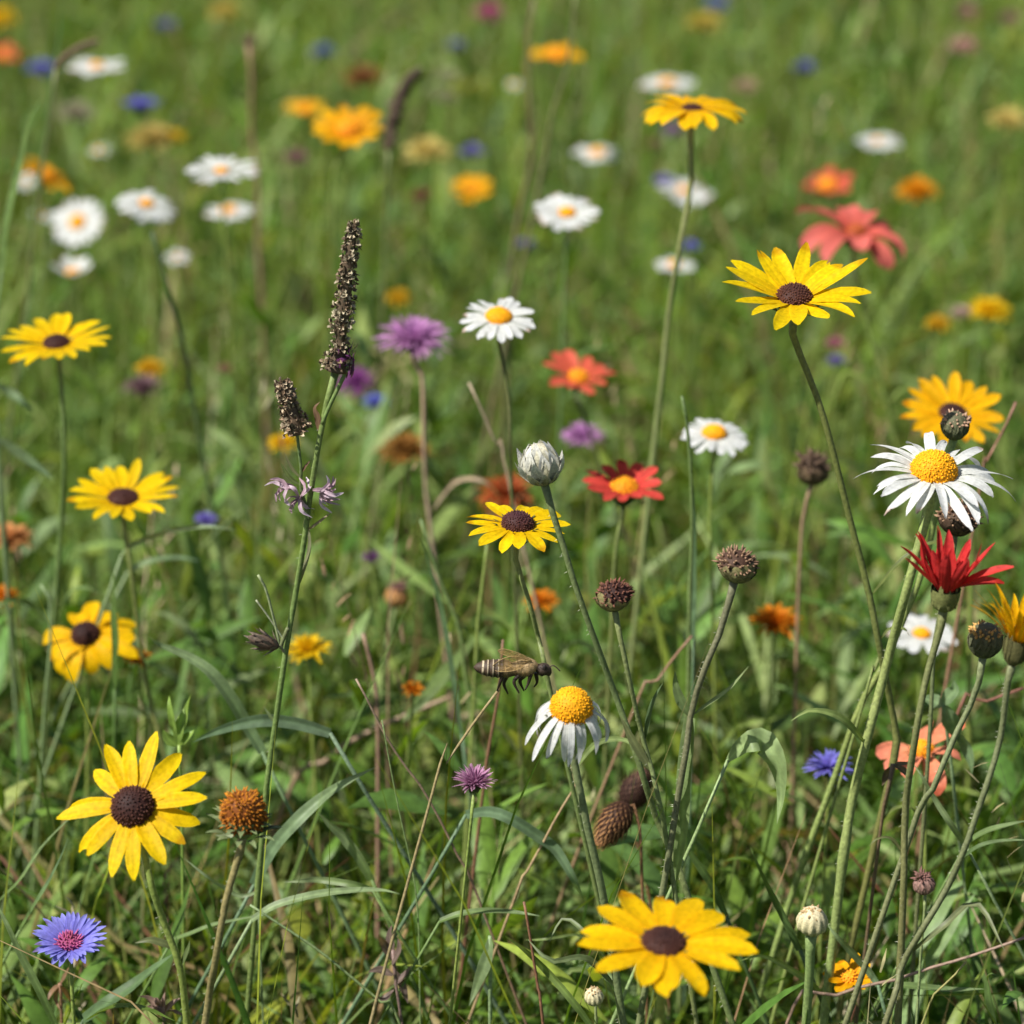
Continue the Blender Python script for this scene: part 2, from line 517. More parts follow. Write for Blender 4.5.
def scatter(dens, y0=.35, y1=9.0,  ref=1.7, power=1.0, wide=.27, extra=.42):
    """random ground points, thinning out with distance"""
    Y = np.linspace(y0, y1, 400)
    d = dens * np.minimum(1, (ref / Y) ** power) * np.where(Y < 1.0, .45, 1.0)
    wgt = d * 2 * (wide * Y + extra)
    cum = np.cumsum(wgt) * (Y[1] - Y[0])
    n = int(cum[-1])
    y = np.interp(G.random(n) * cum[-1], cum, Y)
    x = (G.random(n) * 2 - 1) * (wide * y + extra)
    return x, y

def strip_mesh(base, az, L, W, phi0, bend, pw, kink_s, kink, twist, col0, col1, prof, nseg, fold=.22, zcap=None):
    """N blades at once: bent ribbons, three vertices across"""
    N = len(L)
    s = np.linspace(0, 1, nseg + 1)
    phi = phi0[:, None] + bend[:, None] * s[None] ** pw + kink[:, None] * (s[None] > kink_s[:, None])
    dl = (L / nseg)[:, None]
    pm = (phi[:, 1:] + phi[:, :-1]) / 2
    rr = np.c_[np.zeros(N), np.cumsum(dl * np.sin(pm), 1)]
    zz = np.c_[np.zeros(N), np.cumsum(dl * np.cos(pm), 1)]
    ca, sa = np.cos(az)[:, None], np.sin(az)[:, None]
    wob = np.sin(s[None] * 5 + az[:, None] * 7) * .02 * L[:, None] * s[None]
    X = base[:, :1] + rr * ca - wob * sa
    Yy = base[:, 1:2] + rr * sa + wob * ca
    Z = np.maximum(base[:, 2:3] + zz, .004)
    T = np.stack([np.sin(phi) * ca, np.sin(phi) * sa, np.cos(phi)], -1)
    S0 = np.stack([-sa + 0 * phi, ca + 0 * phi, 0 * phi], -1)
    Nn = np.cross(S0, T)
    tw = twist[:, None] * s[None]
    S = np.cos(tw)[..., None] * S0 + np.sin(tw)[..., None] * Nn
    N2 = np.cross(S, T)
    wd = W[:, None] / 2 * np.interp(s, *PROF[prof])[None]
    P = np.stack([X, Yy, Z], -1)
    v = np.stack([P - S * wd[..., None] + N2 * (fold * wd)[..., None], P, P + S * wd[..., None] + N2 * (fold * wd)[..., None]], 2)
    k = s[None, :, None, None]
    c = col0[:, None, None, :] * (1 - k) + col1[:, None, None, :] * k
    c = np.broadcast_to(c, (N, nseg + 1, 3, 3)).copy()
    c[:, :, 1] *= 1.18
    V = v.reshape(-1, 3)
    Cc = c.reshape(-1, 3)
    per = (nseg + 1) * 3
    f = []
    for i in range(nseg):
        for j in range(2):
            a = i * 3 + j
            f.append([a, a + 1, a + 4, a + 3])
    f = np.array(f)
    F = (f[None] + (np.arange(N) * per)[:, None, None]).reshape(-1, 4)
    return V, F, Cc

def fast_object(name, parts, mat):
    V = np.vstack([p[0] for p in parts]); Cc = np.vstack([p[2] for p in parts])
    o, Fs = 0, []
    for p in parts:
        Fs.append(p[1] + o); o += len(p[0])
    F = np.vstack(Fs)
    me = bpy.data.meshes.new(name)
    me.vertices.add(len(V)); me.vertices.foreach_set('co', V.astype(np.float32).ravel())
    me.loops.add(F.size); me.loops.foreach_set('vertex_index', F.astype(np.int32).ravel())
    me.polygons.add(len(F)); me.polygons.foreach_set('loop_start', np.arange(0, F.size, 4, dtype=np.int32))
    me.polygons.foreach_set('use_smooth', np.ones(len(F), bool))
    me.update(calc_edges=True)
    put_col(me, Cc)
    me.materials.append(mat)
    ob = bpy.data.objects.new(name, me); C.objects.link(ob)
    ob['kind'] = 'stuff'
    return ob

def palette(n, cols, probs, var=.22):
    cols = np.array(cols)
    c = cols[G.choice(len(cols), n, p=np.array(probs) / sum(probs))]
    return c * (1 + G.uniform(-var, var, (n, 1))) * (1 + G.uniform(-.08, .08, (n, 3)))

GREENS = [(.090, .165, .020), (.062, .130, .018), (.130, .205, .030), (.190, .240, .026), (.098, .165, .042), (.225, .300, .090)]
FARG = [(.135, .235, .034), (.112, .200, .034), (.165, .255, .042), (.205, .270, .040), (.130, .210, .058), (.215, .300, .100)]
BRIGHT = [(.118, .215, .040), (.175, .265, .078), (.215, .300, .120), (.085, .170, .030), (.225, .280, .048)]
def zlimit(y, tall=0):   # how high growth may reach: low right in front of the lens, taller behind
    return np.interp(y, [0, 1.0, 1.25, 1.5, 1.9, 3, 9], [.22, .30, .40, .46, .48, .44, .42]) + tall

def grass(dens, Wr, Lr, bendr, phir, cols, probs, prof='blade', nseg=6, tall=0.0, kinkp=.15, ref=1.7, power=.7, y0=.35, y1=9.0, fold=.22):
    x, y = scatter(dens, y0=y0, y1=y1, ref=ref, power=power)
    n = len(x)
    far = np.clip((y / 1.7), 1, 2.2) ** .5
    patch = .5 + .5 * np.sin(x * 5.1 + 1.3 * np.sin(y * 3.3)) * np.sin(y * 4.3 + 2 * np.sin(x * 2.9))
    L = G.uniform(*Lr, n) * (.75 + .4 * patch)
    L = np.minimum(L, zlimit(y, tall) * G.uniform(.8, 1.25, n))
    c = palette(n, cols, probs)
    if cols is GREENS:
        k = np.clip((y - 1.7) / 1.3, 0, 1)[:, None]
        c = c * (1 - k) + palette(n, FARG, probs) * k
    c0 = c * np.array([1.1, 1.0, 1.0])
    c1 = c * np.array([1.05, 1.02, .9])
    dry = G.random(n) < .10
    c1[dry] = np.array([.26, .19, .085]) * G.uniform(.7, 1.2, (dry.sum(), 1))
    kink = np.where(G.random(n) < kinkp, G.uniform(.5, 1.6, n), 0)
    return strip_mesh(np.c_[x, y, np.zeros(n)], G.uniform(0, 2 * np.pi, n), L, G.uniform(*Wr, n) * far,
                      np.abs(G.normal(0, 1, n)) * phir, G.uniform(*bendr, n), 1.5, G.uniform(.3, .8, n), kink, G.normal(0, .9, n), c0, c1, prof, nseg, fold)

def undergrowth(dens, Hr, m, Lr, Wr, cols, probs, tall=0.0, ref=1.7, power=1.0, y0=.35, y1=9.0):
    """leafy stems: one thin stalk and m narrow leaves each"""
    x, y = scatter(dens, y0=y0, y1=y1, ref=ref, power=power)
    n = len(x)
    H = np.minimum(G.uniform(*Hr, n), zlimit(y, tall))
    az = G.uniform(0, 2 * np.pi, n); ph = np.abs(G.normal(0, .22, n)); bd = G.uniform(0, .5, n)
    c = palette(n, cols, probs)
    out = [strip_mesh(np.c_[x, y, np.zeros(n)], az, H, np.full(n, .0028), ph, bd, 1.5, np.ones(n) * 2, np.zeros(n), np.zeros(n), c * .9, c, 'ray', 5)]
    for k in range(m):
        q = np.clip((k + G.uniform(0, 1, n)) / m, .08, 1.0)
        phm = ph + bd * (q * .6) ** 1.5
        bx = x + np.cos(az) * np.sin(phm) * H * q; by = y + np.sin(az) * np.sin(phm) * H * q; bz = np.cos(phm) * H * q
        la = G.uniform(0, 2 * np.pi, n)
        L = G.uniform(*Lr, n) * (1.15 - .55 * q)
        out.append(strip_mesh(np.c_[bx, by, bz], la, L, G.uniform(*Wr, n) * (1.1 - .4 * q), G.uniform(.25, 1.2, n), G.uniform(.1, 1.3, n), 1.4,
                              np.ones(n) * 2, np.zeros(n), G.normal(0, .5, n), c * .95, c * G.uniform(.9, 1.25, (n, 1)), 'leaf', 5, .3))
    return out

DENS = 1.0
fast_object('meadow_grass', [
    grass(1500 * DENS, (.0016, .0042), (.20, .54), (.1, 1.5), .22, GREENS, [4, 4, 3, 2, 3, 1]),
    grass(950 * DENS, (.004, .011), (.24, .52), (.5, 2.4), .25, GREENS, [4, 4, 3, 1, 4, 2]),
    grass(200 * DENS, (.0016, .003), (.45, .62), (.05, .6), .12, GREENS, [3, 2, 3, 3, 2, 2], tall=.14),
    grass(1800 * DENS, (.003, .007), (.08, .26), (.3, 2.2), .5, GREENS, [4, 5, 2, 1, 4, 1], nseg=5),
    grass(520 * DENS, (.005, .012), (.34, .60), (1.0, 2.8), .30, BRIGHT, [4, 4, 3, 3, 1], y0=1.22, y1=2.1, kinkp=.3, nseg=9),
    grass(700 * DENS, (.0016, .0036), (.34, .60), (.4, 2.4), .40, BRIGHT, [4, 4, 3, 3, 2], y0=1.22, y1=2.1, kinkp=.3, nseg=9),
], M_LEAF)
fast_object('leafy_undergrowth',
    undergrowth(150 * DENS, (.26, .48), 11, (.06, .14), (.010, .022), BRIGHT, [4, 4, 2, 4, 1], y0=1.25, y1=2.3)
    + undergrowth(240 * DENS, (.20, .47), 9, (.05, .13), (.009, .022), GREENS, [4, 4, 3, 1, 4, 3])
    + undergrowth(170 * DENS, (.16, .42), 10, (.03, .07), (.008, .018), GREENS, [3, 4, 3, 2, 3, 2]), M_LEAF)
STRAWS = [(.34, .25, .13), (.24, .15, .085), (.17, .085, .055), (.40, .33, .20), (.19, .085, .05), (.24, .22, .10)]
fast_object('dry_grass_litter', [
    grass(170 * DENS, (.0012, .0036), (.25, .52), (0, .5), .35, STRAWS, [4, 3, 2, 2, 2, 3], kinkp=.35, prof='ray', tall=.06),
    grass(240 * DENS, (.0014, .004), (.26, .52), (.1, 1.2), .5, STRAWS, [4, 3, 3, 2, 3, 2], kinkp=.4, prof='ray', y0=1.25, y1=2.1),
    grass(520 * DENS, (.0014, .004), (.08, .34), (.2, 1.6), .7, STRAWS, [4, 3, 2, 2, 2, 2], kinkp=.5, nseg=5),
], M_STRAW)

def seed_specks():
    """loose seeding grass heads: tiny grains up thin stalks"""
    x, y = scatter(36 * DENS)
    parts = []
    n = len(x)
    H = np.minimum(G.uniform(.34, .56, n), zlimit(y, .12))
    az = G.uniform(0, 2 * np.pi, n); ph = np.abs(G.normal(0, .14, n)); bd = G.uniform(0, .5, n)
    c = palette(n, STRAWS, [4, 2, 1, 3, 1, 3])
    parts.append(strip_mesh(np.c_[x, y, np.zeros(n)], az, H, np.full(n, .0016), ph, bd, 1.5, np.ones(n) * 2, np.zeros(n), np.zeros(n), c, c, 'ray', 6))
    for k in range(16):
        q = 1 - k / 16 * .28
        phm = ph + bd * (q * .62) ** 1.5
        b = np.c_[x + np.cos(az) * np.sin(phm) * H * q, y + np.sin(az) * np.sin(phm) * H * q, np.cos(phm) * H * q]
        parts.append(strip_mesh(b, G.uniform(0, 2 * np.pi, n), G.uniform(.006, .014, n), np.full(n, .0022), G.uniform(.2, .8, n), G.uniform(-.2, .6, n), 1,
                                np.ones(n) * 2, np.zeros(n), np.zeros(n), c * .9, c * 1.1, 'ray', 2))
    fast_object('seeding_grass', parts, M_STRAW)
seed_specks()

# ------------------------------------------------------------------ kinds of flower heads
YEL0, YEL1 = (.84, .48, .002), (.87, .61, .004)
DEEP0, DEEP1 = (.84, .43, .002), (.87, .54, .003)
def P_(**k): return k
SUSAN = P_(n=14, W=.145, r0=.10, b0=6, b1=-14, prof='susan', c0=YEL0, c1=YEL1, jit=7, Lj=.12, down=10)
SUSAN_DEEP = dict(SUSAN, n=12, W=.165, c0=DEEP0, c1=DEEP1, Lj=.14)
DARK_DISC = P_(R=.145, h=.75, N=260, cin=(.030, .012, .010), cout=(.065, .020, .012), tin=(.050, .020, .016), tout=(.10, .035, .018), bh=1.3)
DAISY = P_(n=20, W=.12, r0=.13, b0=6, b1=-12, prof='daisy', c0=(.74, .75, .68), c1=(.80, .80, .79), jit=8, Lj=.12, cup=.1, notch=.05, groove=.03)
GOLD_DISC = P_(R=.155, h=.62, N=320, cin=(.80, .38, .006), cout=(.76, .29, .004), tin=(.88, .47, .010), tout=(.88, .40, .007), bh=1.0, wild=.3, miss=.04, tmax=98)
CORAL = P_(n=9, W=.20, r0=.09, b0=14, b1=-6, prof='coral', c0=(.70, .13, .06), c1=(.72, .12, .075), jit=11, Lj=.2, down=10, cup=.3)
ORANGE_DISC = P_(R=.15, h=.75, N=160, cin=(.80, .30, .01), cout=(.74, .24, .01), tin=(.88, .46, .01), tout=(.84, .36, .01), bh=1.8)
GREEN_CAL = P_(R=.12, H=.11, col=(.075, .105, .03), n=12)
PURPLE = P_(n=120, W=.05, r0=.10, e0=86, e1=4, c0=(.42, .15, .38), c1=(.64, .32, .62), lin=.62, droop=22)
PINK = dict(PURPLE, n=90, c0=(.45, .14, .25), c1=(.62, .30, .42))
BLUE = dict(PURPLE, n=70, W=.075, c0=(.14, .09, .42), c1=(.20, .21, .66), e1=12)
YPOM = dict(PURPLE, n=70, W=.10, c0=(.82, .46, .006), c1=(.87, .60, .01), lin=.7)
PALEY = dict(YPOM, c0=(.62, .48, .10), c1=(.78, .64, .22))
ORPOM = dict(YPOM, c0=(.62, .16, .01), c1=(.72, .26, .012))
BROWNPOM = dict(YPOM, c0=(.20, .08, .03), c1=(.34, .15, .05))
THIN_CAL = P_(R=.16, H=.22, col=(.085, .10, .04), n=12, flare=12)

# ------------------------------------------------------------------ black-eyed yellow flowers
G_SUSAN = 'yellow daisies with dark centres'
flower('black_eyed_susan', 'open golden flower facing us with black domed centre, left of the orange seed cone', 'flower',
       133, 806, 144, .070, 42, -4, dict(SUSAN, n=16, W=.118, r0=.11, b0=4, b1=-20, Lj=.2, prof='ray', spin=.1, down=4, jaz=.75, jit=10, stretch=1.08), dict(DARK_DISC, h=.85), GREEN_CAL,
       stem=[(150, 880), (163, 920), (180, 968), (187, 1024)], sr=.0024, hair=160, group=G_SUSAN, seed=3,
       leaves=[([(178, 955), (168, 945), (150, 940), (135, 943)], .004, (.13, .15, .06)), ([(181, 962), (188, 950), (190, 940)], .0035, (.12, .16, .06))])
flower('black_eyed_susan', 'large deep yellow flower with broad petals and maroon centre at the bottom edge', 'flower',
       665, 943, 174, .078, 9, 2, dict(SUSAN_DEEP, n=14, spin=.25, W=.15, down=14, b0=8, b1=-8, stretch=1.03), dict(DARK_DISC, R=.125, h=.5), GREEN_CAL,
       stem=[(661, 1000), (659, 1030)], sr=.0030, group=G_SUSAN, seed=8)
flower('black_eyed_susan', 'lemon yellow flower with narrow uneven petals and brown centre on the longest bare leaning stem', 'flower',
       795, 297, 146, .0755, 15, 0, dict(SUSAN, n=17, W=.125, b0=18, b1=8, Lj=.16, down=26, c0=(.84, .52, .003), c1=(.86, .62, .004), prof='ray', jit=10, spin=.3, stretch=1.1), dict(DARK_DISC, R=.12, h=.65, cin=(.05, .018, .012), tin=(.075, .03, .018), tout=(.15, .05, .02)), dict(GREEN_CAL, R=.115, H=.16),
       stem=[(801, 330), (822, 412), (850, 520), (868, 590), (880, 650), (890, 700), (897, 742), (893, 764), (880, 820), (862, 900), (848, 960), (838, 1024)], sr=.0023, scol=(.10, .125, .032), sbase=(.11, .095, .035), group=G_SUSAN, seed=21)
flower('black_eyed_susan', 'yellow flower with brown button centre and upswept back petals at middle left', 'flower',
       123, 499, 114, .070, 12, 3, dict(SUSAN, n=17, W=.115, b0=18, b1=4, down=12, spin=.2, r0=.11), dict(DARK_DISC, R=.13, h=.5, cin=(.045, .016, .014)), GREEN_CAL,
       stem=[(125, 525), (131, 570), (140, 640), (150, 700), (163, 750), (172, 790)], sr=.0019, scol=(.13, .15, .045), group=G_SUSAN, seed=31)
flower('black_eyed_susan', 'flat yellow flower with dark brown centre at the left edge, below the white daisies', 'flower',
       57, 343, 112, .070, 11, -2, dict(SUSAN, n=18, W=.12, b0=10, b1=0, down=6, r0=.11), dict(DARK_DISC, R=.115, h=.55), GREEN_CAL,
       stem=[(61, 365), (63, 420), (64, 470), (60, 540)], sr=.0021, scol=(.10, .15, .045), group=G_SUSAN, seed=41)
flower('black_eyed_susan', 'small yellow flower with big domed purple-brown centre, directly below the closed white bud', 'flower',
       517, 525, 108, .056, 7, 3, dict(SUSAN, n=15, W=.14, r0=.13, b0=4, b1=-14, down=8, spin=.2), dict(DARK_DISC, R=.15, h=.8, cin=(.05, .018, .022), tin=(.08, .03, .035)), dict(GREEN_CAL, R=.14, H=.2),
       stem=[(520, 560), (530, 605), (540, 645), (549, 685)], sr=.0018, scol=(.12, .16, .05), group=G_SUSAN, seed=52)
flower('black_eyed_susan', 'golden flower with its centre behind a round green bud, above the big white daisy', 'flower',
       953, 413, 112, .070, 20, 2, dict(SUSAN_DEEP, n=17, W=.13, b0=10, b1=0, c0=DEEP0, c1=(.82, .42, .005)), dict(DARK_DISC, R=.12, h=.5), GREEN_CAL,
       stem=[(968, 470), (972, 540), (970, 640)], sr=.002, group=G_SUSAN, seed=61)
flower('black_eyed_susan', 'amber flower seen edge-on with its dark underside cup, in front of a blurred white daisy', 'flower',
       692, 108, 112, .070, 3, 1, dict(SUSAN_DEEP, n=17, W=.15, b0=10, b1=-36, jit=9, Lj=.08, c0=(.84, .45, .003), c1=(.86, .52, .004)), dict(DARK_DISC, R=.09, h=.3), dict(GREEN_CAL, R=.10, H=.13, col=(.10, .10, .035)),
       stem=[(691, 160), (690, 190), (680, 245), (668, 320), (661, 390), (655, 440)], sr=.0022, scol=(.16, .19, .07), group=G_SUSAN, seed=71)
flower('black_eyed_susan', 'drooping ragged yellow flower with black centre, partly behind a broad dark grass blade', 'flower',
       85, 636, 112, .070, 26, -8, dict(SUSAN_DEEP, n=13, W=.17, b0=0, b1=-46, skip=.16, Lj=.25, down=30, jit=14), dict(DARK_DISC, R=.125, h=.9, cin=(.02, .008, .008)), GREEN_CAL,
       stem=[(88, 690), (88, 760)], sr=.0019, group=G_SUSAN, seed=82)
YELLOW = P_(n=11, W=.19, r0=.09, b0=14, b1=0, prof='susan', c0=(.80, .30, .005), c1=(.82, .44, .008), jit=9, Lj=.12)
flower('marigold', 'orange-yellow flower with orange centre, left of the thick blurred brown spike', 'flower', 349, 131, 76, .062, 30, 2, YELLOW, dict(ORANGE_DISC, R=.16), GREEN_CAL, sr=.002, stem=[(335, 170), (332, 240)], group='blurred yellow flowers', seed=91)
flower('marigold', 'flat blurred yellow flower left behind the orange-centred one', 'flower', 306, 110, 46, .058, 8, 0, dict(YELLOW, c0=(.8, .38, .005)), dict(ORANGE_DISC, R=.15), GREEN_CAL, sr=.002, group='blurred yellow flowers', seed=92)
flower('marigold', 'bright blurred yellow flower near the top edge right of centre, crossed by a thin stalk', 'flower', 557, 56, 57, .060, 8, 0, dict(YELLOW, n=13, c0=(.8, .34, .005)), dict(ORANGE_DISC, R=.16), GREEN_CAL, sr=.002, group='blurred yellow flowers', seed=93)
flower('marigold', 'golden flower seen from the side and tilted down, among the white daisies at left', 'flower', 46, 176, 66, .060, 2, 30, dict(YELLOW, b0=10, b1=-8), dict(ORANGE_DISC, R=.15), dict(GREEN_CAL, R=.14, H=.16), sr=.002, group='blurred yellow flowers', seed=94)
flower('marigold', 'round blurred yellow flower right of the pale cream one, below the bluish blur', 'flower', 471, 190, 46, .050, 24, 0, dict(YELLOW, n=13, W=.22), dict(ORANGE_DISC, R=.13), GREEN_CAL, sr=.002, group='blurred yellow flowers', seed=95)

flower('marigold', 'orange-yellow flower low at the bottom right, half covered by stems', 'flower', 850, 978, 56, .030, 14, -10, dict(YELLOW, c0=(.84, .32, .003), c1=(.86, .44, .004), Lj=.25, jit=14), dict(ORANGE_DISC, R=.15), GREEN_CAL, sr=.0014, group='blurred yellow flowers', seed=96, zmin=.3)

# ------------------------------------------------------------------ white daisies
G_DAISY = 'white daisies with yellow centres'
flower('oxeye_daisy', 'large sharp white daisy with long thin curling petals over the red flower at right', 'flower',
       934, 473, 146, .0735, 11, 4, dict(DAISY, n=28, W=.078, stretch=1.18, r0=.13, b0=10, b1=-46, pw=1.5, prof='ray', Lj=.26, jit=14, lat=.16, tw=.8, down=26, nu=12), dict(GOLD_DISC, R=.16, h=.95, N=420), dict(GREEN_CAL, R=.13, H=.12),
       stem=[(924, 520), (906, 592), (893, 640), (880, 690), (868, 735), (852, 800), (845, 845), (838, 900)], sr=.0030, scol=(.17, .22, .07), hair=120, group=G_DAISY, seed=101)
flower('mayweed_daisy', 'white daisy with tall yellow cone and hanging petals, right below the bee', 'flower',
       570, 708, 118, .058, 16, 2, dict(DAISY, n=25, W=.066, r0=.15, b0=-14, b1=-96, prof='ray', Lj=.26, jit=14, lat=.14, tw=.8, down=20, skip=.05, pw=.7, nu=12, stretch=1.22), dict(GOLD_DISC, R=.18, h=1.0, N=460, tmax=112), dict(GREEN_CAL, R=.15, H=.12),
       stem=[(574, 745), (579, 785), (588, 830), (600, 880), (608, 925), (618, 990)], sr=.0027, scol=(.11, .14, .06), hair=80, group=G_DAISY, seed=112)
flower('oxeye_daisy', 'neat white daisy with yellow dome on a thin dark stem, right of the purple knapweed', 'flower',
       498, 317, 80, .047, 17, 2, dict(DAISY, n=21, W=.10, b0=4, b1=-20, down=16), dict(GOLD_DISC, R=.165, h=.6), GREEN_CAL,
       stem=[(505, 350), (509, 400), (510, 450), (512, 500)], sr=.0014, scol=(.085, .10, .035), group=G_DAISY, seed=121)
flower('oxeye_daisy', 'white daisy partly hidden by a pointed upright grass stem, centre right', 'flower',
       715, 434, 72, .045, 10, 4, dict(DAISY, n=18, W=.12, b0=2, b1=-24, down=16), dict(GOLD_DISC, R=.17, h=.7), GREEN_CAL, stem=[(712, 460), (710, 520), (712, 580)], sr=.0014, group=G_DAISY, seed=122)
flower('oxeye_daisy', 'blurred white daisy with small golden eye, top centre, standing alone', 'flower',
       567, 213, 70, .052, 18, 2, dict(DAISY, n=16, W=.15, b0=8, b1=-6), dict(GOLD_DISC, R=.12, h=.6), GREEN_CAL, stem=[(566, 245), (563, 330)], sr=.0016, scol=(.09, .15, .05), group=G_DAISY, seed=123)
flower('oxeye_daisy', 'half-shadowed white daisy low behind the red flower and its calyx', 'flower',
       922, 634, 74, .052, 8, 4, dict(DAISY, n=13, W=.17, b0=8, b1=-10), dict(GOLD_DISC, R=.12, h=.7), GREEN_CAL, stem=[(920, 680), (918, 740)], sr=.0016, group=G_DAISY, seed=124)
for k, (px, py, d, S, a, r, lab, kw) in enumerate([
    (147, 204, 66, .055, 14, 14, 'blurred white daisy with orange-yellow button tilted right, lower of the left group', dict(b1=-24)),
    (78, 222, 58, .055, 44, -14, 'white many-petalled daisy facing us at left, with a pale small eye', dict(n=26, W=.09)),
    (222, 171, 78, .062, 4, 0, 'wide white daisy seen from the side just left of the tall brown stalk', dict(n=24, W=.09, b0=10, b1=-8)),
    (229, 211, 54, .050, 4, -2, 'smaller white daisy directly under the wide side-on daisy', dict(b1=-6)),
    (97, 66, 60, .060, 4, 0, 'blurred white daisy at top left under a slanting brown grass spike', dict(b1=-12)),
    (73, 273, 48, .042, 10, -4, 'white daisy with few raised petals above the left yellow flower', dict(n=9, b0=40, b1=30, W=.18)),
    (177, 257, 28, .034, 20, 0, 'small round white daisy bloom below the left daisy group', dict(n=11)),
    (597, 153, 50, .056, 6, 0, 'blurred white daisy near the top centre, above the lone golden-eyed one', dict(n=12, W=.2)),
    (684, 191, 58, .060, 12, 12, 'blurred white daisy right behind the edge-on amber flower\'s stem', dict(n=13, W=.18)),
    (668, 84, 58, .066, 2, 0, 'blurred white daisy just above the edge-on amber flower', dict(n=13, W=.2)),
    (878, 141, 48, .058, 6, 0, 'soft white daisy alone in the upper right', dict(n=13, W=.2)),
    (675, 265, 42, .046, 4, 4, 'faint white daisy halfway down the amber flower\'s pale stem', dict(n=10, W=.2)),
    (26, 181, 24, .032, 40, -20, 'small white bloom left beside the down-tilted golden flower', dict(n=9)),
    (99, 150, 22, .034, 20, 0, 'tiny whitish bloom above the orange-buttoned daisy', dict(n=9)),
    (42, 215, 24, .03, 20, 10, 'pale small bloom left of the many-petalled white daisy', dict(n=8)),
    (514, 84, 18, .032, 20, 0, 'tiny lavender-white bloom left under the bright yellow one at the top', dict(n=8)),
]):
    ps = dict(DAISY, n=16, W=.14); ps.update(kw)
    flower('oxeye_daisy', lab, 'flower', px, py, d, S, a, r, ps, dict(GOLD_DISC, R=(.11, .14, .09, .15)[k % 4], h=.6), GREEN_CAL, sr=.0017, group='blurred white daisies', seed=130 + k,
           stem=[(px + 4, py + d), (px + 10, py + 2.3 * d)] if d > 50 else ())

# ------------------------------------------------------------------ red and coral flowers
flower('red_zinnia', 'crimson flower with upright narrow petals on a green cup, under the big white daisy', 'flower',
       946, 588, 90, .044, 4, 3, dict(CORAL, n=11, W=.12, groove=.06, tw=.7, r0=.11, b0=60, b1=72, prof='ray', c0=(.62, .045, .035), c1=(.66, .045, .045), Lj=.2, jit=13, rows=2, cup=.5, lat=.1, stretch=1.55, spin=.3),
       None, dict(R=.17, H=.28, col=(.17, .18, .06), n=9, flare=-14, pw=.42),
       stem=[(936, 630), (927, 675), (919, 715), (911, 765), (906, 800), (904, 850), (903, 900)], sr=.0022, scol=(.12, .13, .05), hair=90, group=None, seed=201)
root = [o for o in C.objects if o.get('label', '').startswith('crimson flower')][0]
rng0 = random.Random(5)
e1, e2, n_ = frame(4, 3)
O_ = PD(946, 588, FPX * .044 / 90)
for az_, L_, b0_, b1_ in ((-.25, .031, 38, 18), (.1, .026, 16, -14), (math.pi - .15, .029, 50, 40), (math.pi + .2, .027, 40, 46), (math.pi - .7, .028, 62, 52)):
    m = MB(); m.add(*petal_geo(O_, e1, e2, n_, az_, L_, .0072, .004, b0_, b1_, 'ray', (.62, .045, .035), (.68, .06, .05), .5, .1, .3, rng0)); m.build('petal', M_PETAL, root)
flower('coral_daisy', 'scarlet flower with cut petals and yellow-orange centre, right of the closed white bud', 'flower',
       624, 489, 86, .052, 14, 2, dict(CORAL, n=12, W=.15, b0=26, b1=10, c0=(.66, .055, .04), c1=(.68, .075, .055), down=12), dict(ORANGE_DISC, R=.15), dict(GREEN_CAL, R=.17, H=.24), stem=[(617, 540), (613, 585), (611, 640)], sr=.0016, scol=(.13, .16, .05), group='coral flowers', seed=211)
flower('coral_daisy', 'coral-red flower with orange centre and uneven petals, above the small purple flower', 'flower',
       578, 378, 76, .054, 18, 6, dict(CORAL, n=10, W=.19, b0=20, b1=4), dict(ORANGE_DISC, R=.13), dict(GREEN_CAL, R=.14, H=.18), stem=[(588, 410), (592, 440)], sr=.0016, scol=(.05, .06, .025), group='coral flowers', seed=213)
flower('coral_daisy', 'big blurred salmon-red flower with drooping petals above the right yellow flower', 'flower',
       857, 234, 122, .090, 14, 4, dict(CORAL, n=11, W=.19, b0=34, b1=-50, down=50, Lj=.4, jit=24, tw=.9, lat=.2, c0=(.66, .12, .08), c1=(.76, .18, .15)), dict(ORANGE_DISC, R=.085, h=.9, cin=(.40, .09, .02), cout=(.35, .07, .03), tin=(.5, .12, .02), tout=(.45, .10, .03)), dict(GREEN_CAL, R=.12, H=.14), stem=[(862, 300)], sr=.002, group='coral flowers', seed=214)
flower('coral_daisy', 'smaller blurred coral flower with orange centre, just above the big salmon one', 'flower',
       828, 188, 56, .056, 14, -4, dict(CORAL, n=8, W=.24, b0=30, b1=14), dict(ORANGE_DISC, R=.17, h=1.0), dict(GREEN_CAL, R=.14, H=.2), stem=[(830, 215)], sr=.0016, group='coral flowers', seed=215)
flower('coral_daisy', 'loose salmon-pink flower with yellow eye behind crossing stems, lower right', 'flower',
       922, 750, 106, .060, 16, -10, dict(CORAL, n=9, W=.19, b0=20, b1=-50, c0=(.82, .30, .14), c1=(.80, .24, .15), Lj=.45, jit=24, down=34, tw=1.0, lat=.2, skip=.12, stretch=1.12), dict(ORANGE_DISC, R=.10, h=.9, cin=(.8, .36, .01)), GREEN_CAL, sr=.0016, stem=[(925, 830)], group='coral flowers', seed=218)
flower('coral_daisy', 'blurred coral flower cut by the left edge near the top', 'flower',
       4, 56, 42, .055, 12, 0, dict(CORAL, n=9, W=.22), dict(ORANGE_DISC, R=.13), GREEN_CAL, sr=.0016, group='coral flowers', seed=219)

